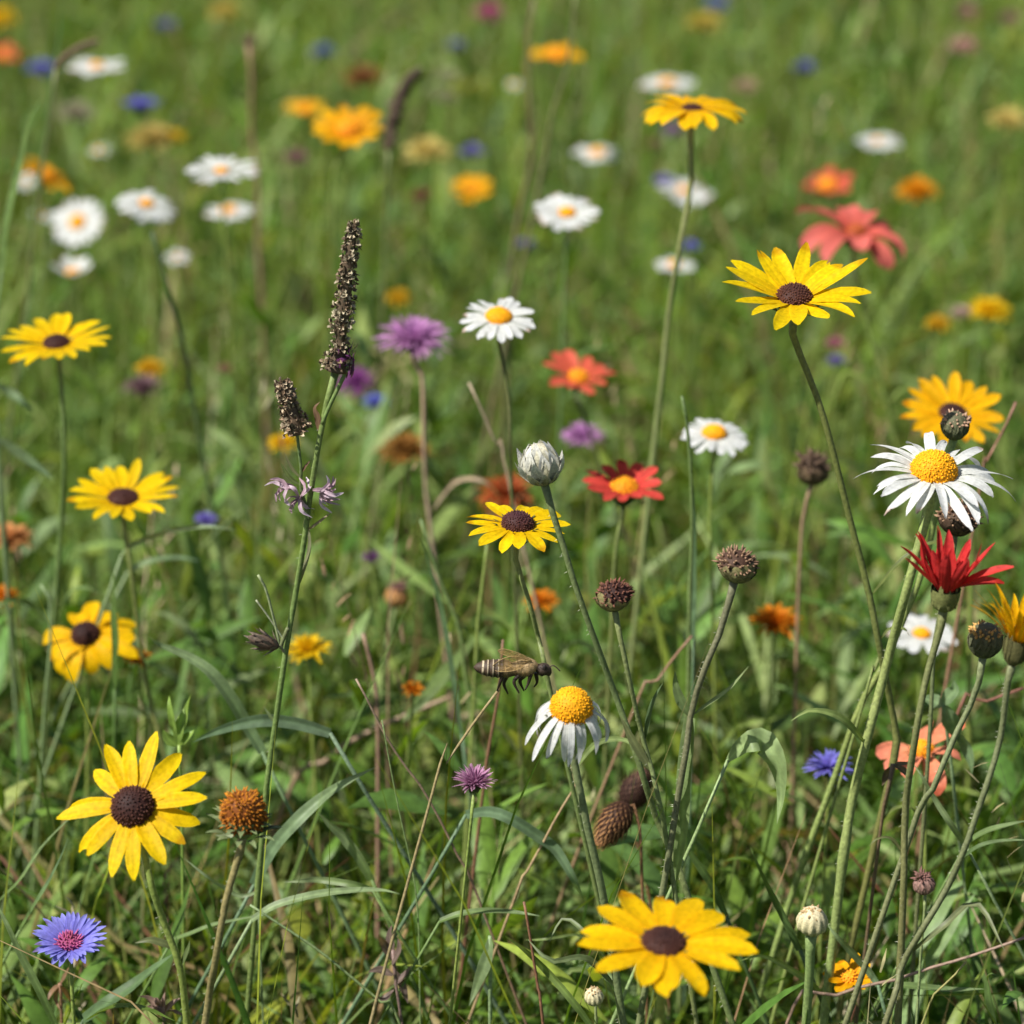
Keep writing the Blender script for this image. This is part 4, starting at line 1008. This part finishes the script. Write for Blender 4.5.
# pink ragged flower under the short spike
def ragged():
    rng = random.Random(8)
    Y = YS - .003
    c = PY(308, 497, Y)
    root = sp
    for cx, cy, n in ((288, 488, 10), (322, 490, 20), (300, 498, 10)):
        for k in range(n):
            a = rng.uniform(0, 6.28) if cx != 288 else rng.uniform(2.2, 4.6)
            if cx == 322: a = rng.uniform(-1.9, .9)
            L = rng.uniform(10, 24)
            p0 = (c[0], c[1])
            q = [PY(304 + (cx - 304) * .5, cy, Y), PY(cx, cy, Y + rng.uniform(-.004, .004)), PY(cx + math.cos(a) * L * .6, cy - math.sin(a) * L * .6, Y + rng.uniform(-.006, .006)), PY(cx + math.cos(a + .5) * L, cy - math.sin(a + .3) * L, Y + rng.uniform(-.01, .01))]
            m = MB(); pale = rng.random() < .5
            ribbon(m, q, .0021, (.42, .28, .32), (.78, .64, .72) if pale else (.50, .33, .38), 'ray', 10, rng.uniform(-.6, .6), .3, rng.uniform(-1, 1), False)
            m.build('petal', M_PETAL, root)
ragged()

# ------------------------------------------------------------------ the bee
def bee():
    D = 1.478
    Y = PD(512, 670, D)[1]
    px2m = D / FPX
    rng = random.Random(4)
    def Q(x, y, dy=0.0): return PY(x, y, Y + dy)
    perch = Q(498, 690)
    root = thing('honey_bee', 'brown striped honeybee facing right, touching a dry stalk tip beside the hanging white daisy', 'bee', Q(512, 686))
    yaw = 0
    ax = [(473.5, 667.0, .3), (476, 667.3, 3.6), (480, 667.6, 6.2), (486, 668, 8.0), (493, 668.3, 9.0), (501, 668.6, 9.2), (508, 669, 8.8), (513, 669, 7.0), (517, 668.4, 7.2), (523, 667.4, 9.6), (529, 667, 9.6), (534, 667, 7.2), (536.5, 667.4, 4.0), (538, 668, 4.4), (541, 669, 6.6), (544.5, 670, 7.0), (547, 671.5, 5.6), (548.5, 673.5, 3.6), (549, 675.5, 1.6)]
    n = 90
    path = smooth_path([Q(a, b) for a, b, r in ax], n)
    xs = np.interp(np.linspace(0, 1, n), np.linspace(0, 1, len(ax)), [a[0] for a in ax])
    s0 = np.r_[0, np.cumsum(np.linalg.norm(np.diff([Q(a, b) for a, b, r in ax], axis=0), axis=1))]
    rad = np.interp(np.linspace(0, s0[-1], n), s0, [a[2] for a in ax]) * px2m
    xx = np.interp(np.linspace(0, s0[-1], n), s0, [a[0] for a in ax])
    rad = rad * np.where((xx < 503) & (xx > 478), 1 + .05 * np.cos((xx - 477) / 5.2 * 2 * np.pi), 1)
    cols = []
    for x in xx:
        if x < 503:
            band = ((x - 477) % 5.2) < 1.2 and x > 478
            c = (.62, .50, .33) if band else (.055, .034, .02)
        elif x < 517: c = (.20, .13, .06)
        elif x < 536: c = (.36, .25, .12)
        else: c = (.05, .032, .022)
        cols.append(c)
    mb = MB(); tube(mb, path, rad, cols, 18)
    vv, cc = mb.v[0], mb.c[0]
    low = np.clip((np.repeat(path[:, 2], 18) - vv[:, 2]) / np.maximum(np.repeat(rad, 18), 1e-5), -1, 1)
    mb.c[0] = cc * np.where(low > .25, .45, 1.0)[:, None]      # dark belly plates
    # short fur, rooted in the body
    T = np.gradient(path, axis=0)
    for k in range(2200):
        i = rng.randrange(6, n - 4)
        if xx[i] < 503 and rng.random() < .75: continue
        t = nrm(T[i]); d = nrm(np.cross(t, [rng.gauss(0, 1), rng.gauss(0, 1), rng.gauss(0, 1)]))
        p = path[i] + d * rad[i] * .96
        L = rng.uniform(.0008, .0022) * (.6 if xx[i] < 515 or xx[i] > 537 else 1)
        s = nrm(np.cross(d, t)) * .00012
        c = np.array((.52, .39, .21)) * rng.uniform(.5, 1.3) if xx[i] < 537 else np.array((.2, .15, .09))
        mb.add([p - s, p + s, p + (d - t * .5) * L], [(0, 1, 2)], c)
    mb.build('body', M_BEE, root)
    eye = MB()
    for sd in (-1, 1):
        e = MB(); c = Q(544.5, 668.4, sd * 4.9 * px2m)
        nu, nv = 9, 12
        vs = [c + px2m * np.array([2.3 * math.sin(math.pi * i / (nu - 1)) * math.cos(6.283 * j / nv), 2.0 * math.sin(math.pi * i / (nu - 1)) * math.sin(6.283 * j / nv), 4.2 * math.cos(math.pi * i / (nu - 1))]) for i in range(nu) for j in range(nv)]
        e.add(vs, grid_faces(nu, nv, True), (.012, .008, .006)); e.build('eye', M_BEE, root)
        a = MB(); tube(a, smooth_path([Q(548, 668, sd * 2 * px2m), Q(553, 665.5, sd * 3 * px2m), Q(557, 668, sd * 4 * px2m), Q(560, 671, sd * 5 * px2m)], 12), .00032, (.04, .025, .015), 6); a.build('antenna', M_BEE, root)
    legs = [[(503, 674), (500, 683), (497, 690.5)], [(507, 676), (504, 684), (508, 694)], [(519, 675), (514, 682), (519, 693)], [(524, 676), (520, 681), (524, 691)], [(531, 674), (528, 684), (525, 690)], [(536, 673), (537, 682), (534, 687)]]
    for k, L in enumerate(legs):
        sd = -1 if k % 2 == 0 else 1
        l = MB(); pp = smooth_path([Q(x, y, sd * (5 + i * (0 if k == 0 else 1.5)) * px2m * (1 if not (k == 0 and i == 2) else .2)) for i, (x, y) in enumerate(L)], 14)
        tube(l, pp, np.interp(np.linspace(0, 1, 14), [0, .45, .6, 1], [2.4, 1.8, 1.4, .7]) * px2m, (.030, .018, .012), 8)
        l.build('leg', M_BEE, root)
    shapes = [[(531, 661.5), (520, 657), (508, 657), (497, 662), (492, 668), (499, 671.5), (512, 671), (524, 667)],
              [(532, 661), (525, 656), (514, 651.5), (503, 649), (498, 651), (503, 654.5), (514, 658.5), (525, 661)]]
    for sd in (-1, 1):
        for fore, shp in enumerate(shapes):
            out = [Q(x, y, sd * (5 + 6.5 * math.sin(math.pi * min(1, abs(x - 532) / 44)) * (1 if fore == 0 else .5 + .6 * (sd > 0))) * px2m) for x, y in shp]
            rim = smooth_path(out + [out[0]], 40)
            cen = np.mean(out, axis=0)
            w_ = MB()
            w_.add(list(rim) + [cen + (rim[i] - cen) * .5 for i in range(40)] + [cen], [(i, (i + 1) % 40, 40 + (i + 1) % 40, 40 + i) for i in range(40)] + [(40 + i, 40 + (i + 1) % 40, 80) for i in range(40)], (.3, .2, .08))
            wing = w_.build('wing', M_WING, root)
            v_ = MB(); tube(v_, rim, .00016, (.34, .23, .09), 5)
            for tip_ in (3, 4, 5, 6):
                tube(v_, smooth_path([out[0], (out[0] + out[tip_]) / 2 + (cen - (out[0] + out[tip_]) / 2) * .3, out[tip_]], 10), .00011, (.30, .20, .08), 5)
            v_.build('wing_vein', M_BEE, wing)
bee()

# ------------------------------------------------------------------ single grass blades, stalks and sprigs one can point at
def blade(label, pix, Y, wpx, col, col2=None, prof='blade', face=.3, fold=.3, twist=.3, tip_first=False, seed=0, name='leafy_shoot', cat='plant', dep=0.0, mat=None, group=None):
    """pix runs from the lowest visible point to the tip"""
    rng = random.Random(seed or int(pix[0][0] * 3 + pix[0][1]))
    p = [PY(x, y, Y + dep * i + rng.uniform(-.004, .004)) for i, (x, y) in enumerate(pix)]
    z = p[0][2]
    d = p[0] - p[1]; sx = max(-.5, min(.5, d[0] / max(-d[2], .02) if d[2] < 0 else 0))
    if d[2] < -.004 or True:
        foot = [np.array([p[0][0] + sx * z * .8, p[0][1] + .02, -.004]), np.array([p[0][0] + sx * z * .5, p[0][1] + .012, z * .5])]
    base = foot[0].copy(); base[2] = 0
    root = thing(name, label, cat, base, group)
    Dm = np.linalg.norm(p[0] - CAMP)
    W = wpx * Dm / FPX
    mb = MB()
    tube(mb, smooth_path(foot + [p[0]], 14), np.linspace(.9, .6, 14) * min(W * .35, .0018), np.asarray(col) * .95, 6)
    mb.build('stem', M_STEM, root)
    m2 = MB(); ribbon(m2, p, W, col, col2 if col2 is not None else np.asarray(col) * 1.1, prof, 22, face, fold, twist, rng=rng)
    m2.build('leaf', mat or M_LEAF, root)
    return root

def stalk(label, pix, Y, wpx, col, col2=None, name='dry_stalk', cat='stalk', dep=0.0, nodes=(), tip=None, seed=0, group=None, lean=None):
    """pix runs from the tip down"""
    rng = random.Random(seed or int(pix[0][0] * 3 + pix[0][1]))
    pts = stem_to_ground([PY(pix[0][0], pix[0][1], Y)], [(x, y, Y + dep * (i + 1)) for i, (x, y) in enumerate(pix[1:])], Y, rng, lean)
    base = pts[-1].copy(); base[2] = 0
    root = thing(name, label, cat, base, group)
    r = wpx / 2 * Y / FPX
    path = smooth_path(pts, 50)
    rad = r * np.linspace(.55, 1.15, 50)
    for q in nodes: rad[int(q * 49)] *= 1.45
    k = np.linspace(0, 1, 50)[:, None] ** .6
    cc = np.asarray(col) * (1 - k) + np.asarray(col2 if col2 is not None else col) * k
    mb = MB(); tube(mb, path, rad, cc, 7, .08)
    mb.build('stem', M_STEM, root)
    if tip:
        m = MB(); P, N_ = [], []
        for i in range(26):
            q = path[0] * (1 - i / 26 * tip) + path[min(49, 12)] * (i / 26 * tip)
            P.append(q); N_.append(nrm([rng.gauss(0, 1), rng.gauss(0, .6), 1.2]))
        bumps(m, P, N_, r * .9, r * 4, np.asarray(col) * .8, np.asarray(col) * 1.4); m.build('seed_ear', M_SEED, root)
    return root

LG, MG, DG, YG, BG = (.21, .28, .13), (.13, .20, .055), (.07, .12, .04), (.20, .26, .06), (.12, .19, .10)
TAN, RED, BRN, PALE = (.34, .24, .13), (.17, .075, .045), (.16, .10, .06), (.42, .33, .22)
blade('pale broad grass blade arching down to the right, left of the long spike\'s stem', [(262, 752), (248, 728), (232, 700), (210, 672), (186, 656), (160, 645), (146, 634)], 1.49, 13, (.16, .24, .11), LG, face=-.5)
blade('flat grey-green blade pointing left, tip above the orange seed cone', [(330, 733), (300, 724), (268, 720), (240, 724), (212, 733), (193, 742)], 1.45, 13, (.14, .20, .12), BG, face=.5)
blade('long arching blue-green blade with pale midrib, centre left above two crossing blades', [(254, 885), (272, 850), (296, 822), (320, 800), (345, 783), (376, 767)], 1.43, 14, BG, LG, face=-.3)
blade('stiff pointed leaf slanting up left with pale tip, in the lower left grass', [(372, 880), (360, 858), (345, 838), (330, 824), (318, 812)], 1.43, 12, MG, (.26, .32, .18), face=.4)
blade('upper of two nearly level thin blades in the lower left grass, brown tipped', [(372, 890), (350, 884), (320, 880), (300, 881), (284, 882)], 1.41, 7, MG, (.22, .27, .14), face=.2)
blade('level pale-veined blade folded at its right end, lower of two in the left grass', [(252, 920), (275, 906), (310, 896), (345, 891), (380, 890), (400, 894)], 1.39, 9, LG, (.24, .32, .15), face=.1, twist=.1)
stalk('thin light green stalk slanting from the left down to the bottom centre', [(250, 905), (285, 928), (318, 950), (350, 976), (380, 1002), (400, 1024)], 1.37, 5, LG, YG, name='green_stalk')
stalk('hair-thin upright green stalk crossing the reddish slanting one, left of centre', [(382, 720), (392, 775), (400, 815), (408, 850), (415, 885), (419, 935), (420, 1000)], 1.40, 3, (.18, .25, .09), name='green_stalk')
stalk('thin reddish-brown stalk slanting down right with pale tip, left of the bee', [(356, 679), (366, 697), (384, 733), (402, 762), (420, 785), (440, 820), (462, 865), (482, 908)], 1.42, 4.2, (.30, .22, .15), RED)
blade('level narrow blade at the bottom centre, right of a hanging pale leaf', [(440, 921), (460, 914), (485, 911), (512, 912), (540, 916)], 1.38, 7, MG, LG, face=.1)
blade('short pale hanging leaf blade with cut tip, bottom centre', [(490, 936), (489, 950), (484, 968), (476, 988), (469, 1006)], 1.37, 14, (.22, .30, .14), LG, face=.2, prof='leaf')
blade('blue-green blade bending over to the right beneath the pink clover', [(466, 815), (490, 812), (512, 820), (540, 838), (556, 850), (572, 876), (584, 900)], 1.42, 12, BG, (.17, .25, .13), face=-.2, twist=.6)
stalk('tan dry double stalk slanting up to the white daisy\'s stem', [(580, 778), (570, 795), (556, 818), (543, 843), (528, 870), (514, 900)], 1.42, 5, TAN, (.3, .22, .11))
stalk('straight reddish-brown dry stalk rising from the bottom edge, left of the nearest yellow flower', [(524, 902), (529, 930), (534, 962), (539, 995), (543, 1024)], 1.30, 6, (.22, .11, .06), RED)
blade('bright green strap leaf sloping to the bottom edge left of the nearest yellow flower', [(590, 1024), (572, 1000), (548, 972), (525, 950), (505, 936)], 1.30, 8, MG, YG, face=.3)
blade('dark broad blade rising right in the bottom left corner, under the open yellow flower', [(84, 1020), (110, 1002), (135, 985), (158, 966), (176, 952)], 1.38, 17, (.085, .14, .055), (.12, .19, .08), face=.2)
blade('long sharp green blade in the bottom left corner leaning left', [(56, 1024), (40, 990), (22, 955), (8, 925), (-8, 895)], 1.34, 10, MG, LG, face=.3)
blade('thin blade arching across the lower left from the corner to upper right', [(0, 900), (20, 880), (40, 850), (62, 826), (84, 806)], 1.44, 5, MG, LG)
blade('slender blade behind the violet-blue aster leaning to the upper right', [(20, 930), (38, 900), (50, 880), (62, 855), (68, 838)], 1.42, 7, MG, BG)
blade('thin pale arching blade right of the open yellow flower toward the seed cone stem', [(258, 892), (240, 896), (222, 886), (204, 874), (184, 858)], 1.42, 4, LG, (.28, .34, .2))
blade('level blade through the seed cone\'s stem joint, lower left', [(172, 940), (190, 934), (210, 926), (232, 921), (262, 915)], 1.41, 6, MG, LG)
blade('broad pale lance-shaped leaf hanging down left of the blue cornflower', [(728, 760), (742, 746), (752, 741), (764, 742), (774, 755), (780, 775), (781, 798), (777, 824)], 1.37, 27, (.27, .36, .15), (.28, .38, .16), prof='leaf', face=-.25, fold=.12, twist=-.2, name='hanging_leaf', cat='leaf')
blade('dark pointed blade rising left in the gap between nearest yellow flower and cream bud', [(800, 950), (786, 920), (772, 892), (760, 868), (750, 846)], 1.38, 10, DG, MG, face=.5)
blade('dark green blade sloping from seed-ball stems down to the nearest yellow flower', [(726, 915), (714, 888), (700, 866), (685, 846), (668, 832)], 1.42, 9, DG, MG)
stalk('woody dry twig lying slanted along the bottom right', [(1030, 936), (1000, 946), (965, 958), (930, 968), (895, 980), (860, 987), (830, 998), (790, 1015)], 1.36, 6, (.28, .19, .14), BRN, lean=-.2, name='dry_twig', cat='twig')
stalk('upright jointed grass stem with bare pointed tip before the centre right daisy', [(682, 396), (686, 420), (690, 455), (692, 520), (691, 560), (689, 620), (688, 690), (686, 760)], 1.58, 6.5, (.10, .15, .045), (.19, .24, .08), name='green_stalk', nodes=(.2,))
blade('grey-green blade pressed along the jointed grass stem', [(694, 640), (695, 580), (695, 520), (690, 460), (684, 405)], 1.585, 7, BG, DG)
stalk('blurred tan stick lying slanted across the grass left of the bee', [(452, 696), (430, 704), (390, 722), (350, 742), (320, 765), (290, 790)], 1.72, 9, (.30, .21, .13), BRN, lean=-.35, name='dry_twig', cat='twig')
stalk('pinkish-brown upright dry stalk behind the slanting reddish one', [(363, 634), (370, 660), (376, 690), (378, 740), (378, 800)], 1.62, 8, (.30, .19, .13), (.26, .15, .10))
stalk('tan stalk with broken tip that the bee touches', [(498.5, 690), (490, 702), (476, 720), (462, 740), (446, 764), (436, 780)], PD(512, 670, 1.478)[1], 5.5, (.26, .20, .09), (.34, .27, .14))
stalk('rusty upright stalk just behind the bee\'s perch', [(503, 640), (499, 690), (493, 725), (487, 760), (482, 800)], 1.50, 6, (.20, .11, .06), RED)
stalk('pale broken dry straw left of the white bud', [(469, 383), (478, 402), (488, 425), (499, 452), (506, 468)], 1.72, 5, PALE, TAN)
stalk('rust-coloured thin stalk leaning right behind the centre seed ball', [(692, 636), (672, 660), (652, 688), (636, 704)], 1.56, 5, (.24, .13, .08), TAN)
stalk('yellow-green upright stem under the small yellow flower\'s left side', [(487, 545), (483, 580), (478, 625), (476, 660)], 1.62, 7, YG, (.24, .28, .08), name='green_stalk')
stalk('tall curved grey-green stalk left of the small yellow flower', [(421, 520), (430, 550), (442, 585), (458, 625), (466, 680)], 1.66, 7, (.15, .21, .08), YG, name='green_stalk')
blade('blue-green curving blade left of the bee', [(462, 735), (456, 690), (448, 640), (440, 600), (428, 560), (418, 525)], 1.6, 8, BG, DG)
stalk('dark green blurred stem leaning right through the upper left meadow', [(152, 232), (164, 275), (174, 310), (181, 335), (186, 360), (193, 400)], 1.95, 8, (.06, .10, .035), (.09, .13, .04), name='green_stalk')
blade('tall dark blurred blade at the top left corner', [(28, 300), (38, 200), (50, 110), (59, 40), (63, -30)], 2.3, 9, (.07, .13, .03), DG)
blade('broad blurred blade leaning along the left edge', [(2, 270), (8, 220), (22, 160), (30, 120), (48, 90)], 1.9, 13, (.13, .20, .06), MG)
stalk('wavy tall brown stalk left of the bright top yellow flower', [(534, 0), (528, 40), (530, 110), (531, 160), (522, 200), (514, 245), (511, 300)], 2.4, 7, (.17, .11, .06), (.14, .14, .06))
stalk('thin olive stalk crossing the bright top yellow flower', [(576, -10), (571, 40), (567, 70), (553, 110), (545, 160), (536, 200)], 2.3, 6, (.15, .17, .06), BRN)
blade('broad dark blade standing before the drooping ragged yellow flower', [(115, 690), (116, 665), (117, 640), (115, 610), (114, 570)], 1.62, 15, (.08, .14, .03), MG, prof='leaf')
stalk('upright pale-tipped green stalk left of the drooping ragged flower', [(41, 585), (50, 600), (50, 650), (46, 690), (42, 750)], 1.66, 6, LG, MG, name='green_stalk')
blade('long pale blade arching right from the middle left flower\'s stem', [(122, 555), (132, 546), (150, 538), (180, 530), (210, 527), (236, 530)], 1.68, 8, LG, (.28, .36, .2))
blade('faint pale blade under the long arching one at left', [(128, 572), (150, 562), (175, 558), (200, 561)], 1.78, 9, LG, BG)
blade('pale blurred leaf reaching in from the left edge above the middle', [(-6, 384), (8, 392), (22, 402), (34, 412)], 1.85, 11, LG, BG, prof='leaf')
blade('second pale blurred leaf from the left edge, lower and longer', [(-4, 436), (14, 450), (36, 466), (54, 480)], 1.75, 12, LG, BG, prof='leaf')
blade('narrow crease-folded blade crossing the lower right stems', [(966, 846), (950, 822), (936, 800), (922, 776), (912, 762)], 1.39, 7, LG, (.24, .3, .15))
blade('upper of two arched blades entering from the right edge', [(968, 842), (985, 832), (1005, 826), (1030, 820)], 1.40, 8, MG, LG)
blade('lower of two arched blades entering from the right edge', [(962, 858), (980, 846), (1002, 841), (1030, 840)], 1.39, 6, DG, LG)
blade('level green leaf blade low at the right, near the dry twig', [(896, 985), (920, 987), (950, 990), (985, 989)], 1.37, 9, MG, LG)
blade('thick grey-green blade from the low joint up left toward the cream bud', [(878, 985), (868, 970), (850, 950), (836, 935), (826, 922)], 1.37, 8, BG, LG)
blade('curled dark leaf tip standing at the bottom right corner', [(996, 1024), (990, 1000), (988, 980), (991, 974), (998, 976)], 1.33, 11, DG, MG, prof='leaf', face=.4)
stalk('yellow-green straw crossing the bottom right, in front of the twig', [(966, 962), (952, 978), (935, 995), (922, 1024)], 1.34, 4, (.30, .26, .10), YG)
stalk('rusty leaning stalk at the right edge behind the hairy stem', [(1024, 688), (1000, 694), (978, 705), (955, 720)], 1.52, 6, (.20, .09, .06), RED, lean=-.3)
stalk('thin red-brown twig above the big white daisy at the right edge', [(1016, 402), (1006, 425), (994, 448), (984, 468), (978, 500)], 1.62, 5, (.24, .12, .08), (.3, .18, .1))
stalk('yellowish thick stem left of the right-hand daisy stem, from the lower right tangle', [(880, 655), (874, 672), (864, 700)], 1.455, 6, (.18, .22, .07), YG, name='green_stalk')

def sprig(label, tips, foot, Y, W, col, seed, extra=()):
    rng = random.Random(seed)
    pts = stem_to_ground([PY(foot[0][0], foot[0][1], Y)], foot[1:], Y, rng)
    base = pts[-1].copy(); base[2] = 0
    root = thing('leafy_sprig', label, 'sprig', base)
    _, path = make_stem(root, pts, .0012, np.asarray(col) * .8, rng, hair=0)
    for q in tips:
        m = MB(); ribbon(m, [PY(x, y, Y + rng.uniform(-.004, .004)) for x, y in q], W * rng.uniform(.8, 1.2), col, np.asarray(col) * 1.15, 'leaf', 14, rng.uniform(-.5, .5), .3, .2, rng=rng)
        m.build('leaf', M_LEAF, root)
    return root
sprig('fresh yellow-green leafy shoot tip just above the open yellow flower', [[(178, 742), (174, 725), (170, 705), (169, 696)], [(180, 742), (184, 725), (188, 708), (191, 694)], [(178, 745), (179, 730), (182, 716), (184, 708)], [(181, 744), (190, 735), (194, 730)], [(176, 746), (168, 738), (163, 730)]], [(179, 740), (180, 770), (182, 820)], 1.46, .0065, (.20, .30, .06), 1)
sprig('grey-green leafy sprig with a drooping broad leaf, between the right-hand stems', [[(942, 707), (934, 702), (922, 698)], [(944, 705), (950, 718), (955, 730), (958, 742)], [(943, 704), (950, 696), (955, 690), (954, 680)], [(958, 730), (966, 745), (971, 760), (972, 775)]], [(943, 704), (948, 740), (955, 800)], 1.47, .009, (.17, .25, .12), 2)
sprig('dark dried leafy remnant at the node of the long bare stem, lower right', [[(893, 764), (900, 768), (908, 775), (912, 782)], [(893, 766), (886, 776), (882, 786)], [(895, 764), (904, 764), (912, 762)]], [(893, 764), (886, 800), (878, 850)], 1.40, .004, (.12, .09, .05), 3)
sprig('tangled grey-brown withered seed stem at the bottom, left of centre', [[(392, 960), (385, 945), (378, 935)], [(392, 965), (400, 950), (398, 938)], [(393, 975), (380, 970), (368, 972)], [(394, 985), (405, 975), (412, 965)], [(394, 990), (384, 1000), (372, 998)], [(394, 970), (402, 985), (408, 1004)], [(392, 955), (390, 935), (392, 925)]], [(393, 950), (396, 985), (402, 1024)], 1.38, .005, (.17, .12, .10), 4)
sprig('withered star-shaped brown remnant at the bottom edge under the open yellow flower', [[(164, 1012), (164, 1000), (165, 992)], [(164, 1012), (152, 1008), (142, 1010)], [(164, 1012), (175, 1002), (181, 998)], [(164, 1012), (150, 1000), (138, 996)], [(164, 1012), (174, 1012), (184, 1016)], [(164, 1012), (158, 1002), (154, 998)]], [(164, 1012), (164, 1024)], 1.36, .0042, (.20, .13, .10), 5)
sprig('dry curled brown remnant below the violet-blue aster', [[(60, 985), (52, 992), (48, 1000)], [(60, 984), (66, 975), (70, 966)], [(60, 986), (68, 995), (72, 1004)], [(58, 986), (56, 1000), (60, 1010)]], [(60, 984), (62, 1024)], 1.40, .0035, (.24, .14, .08), 6)
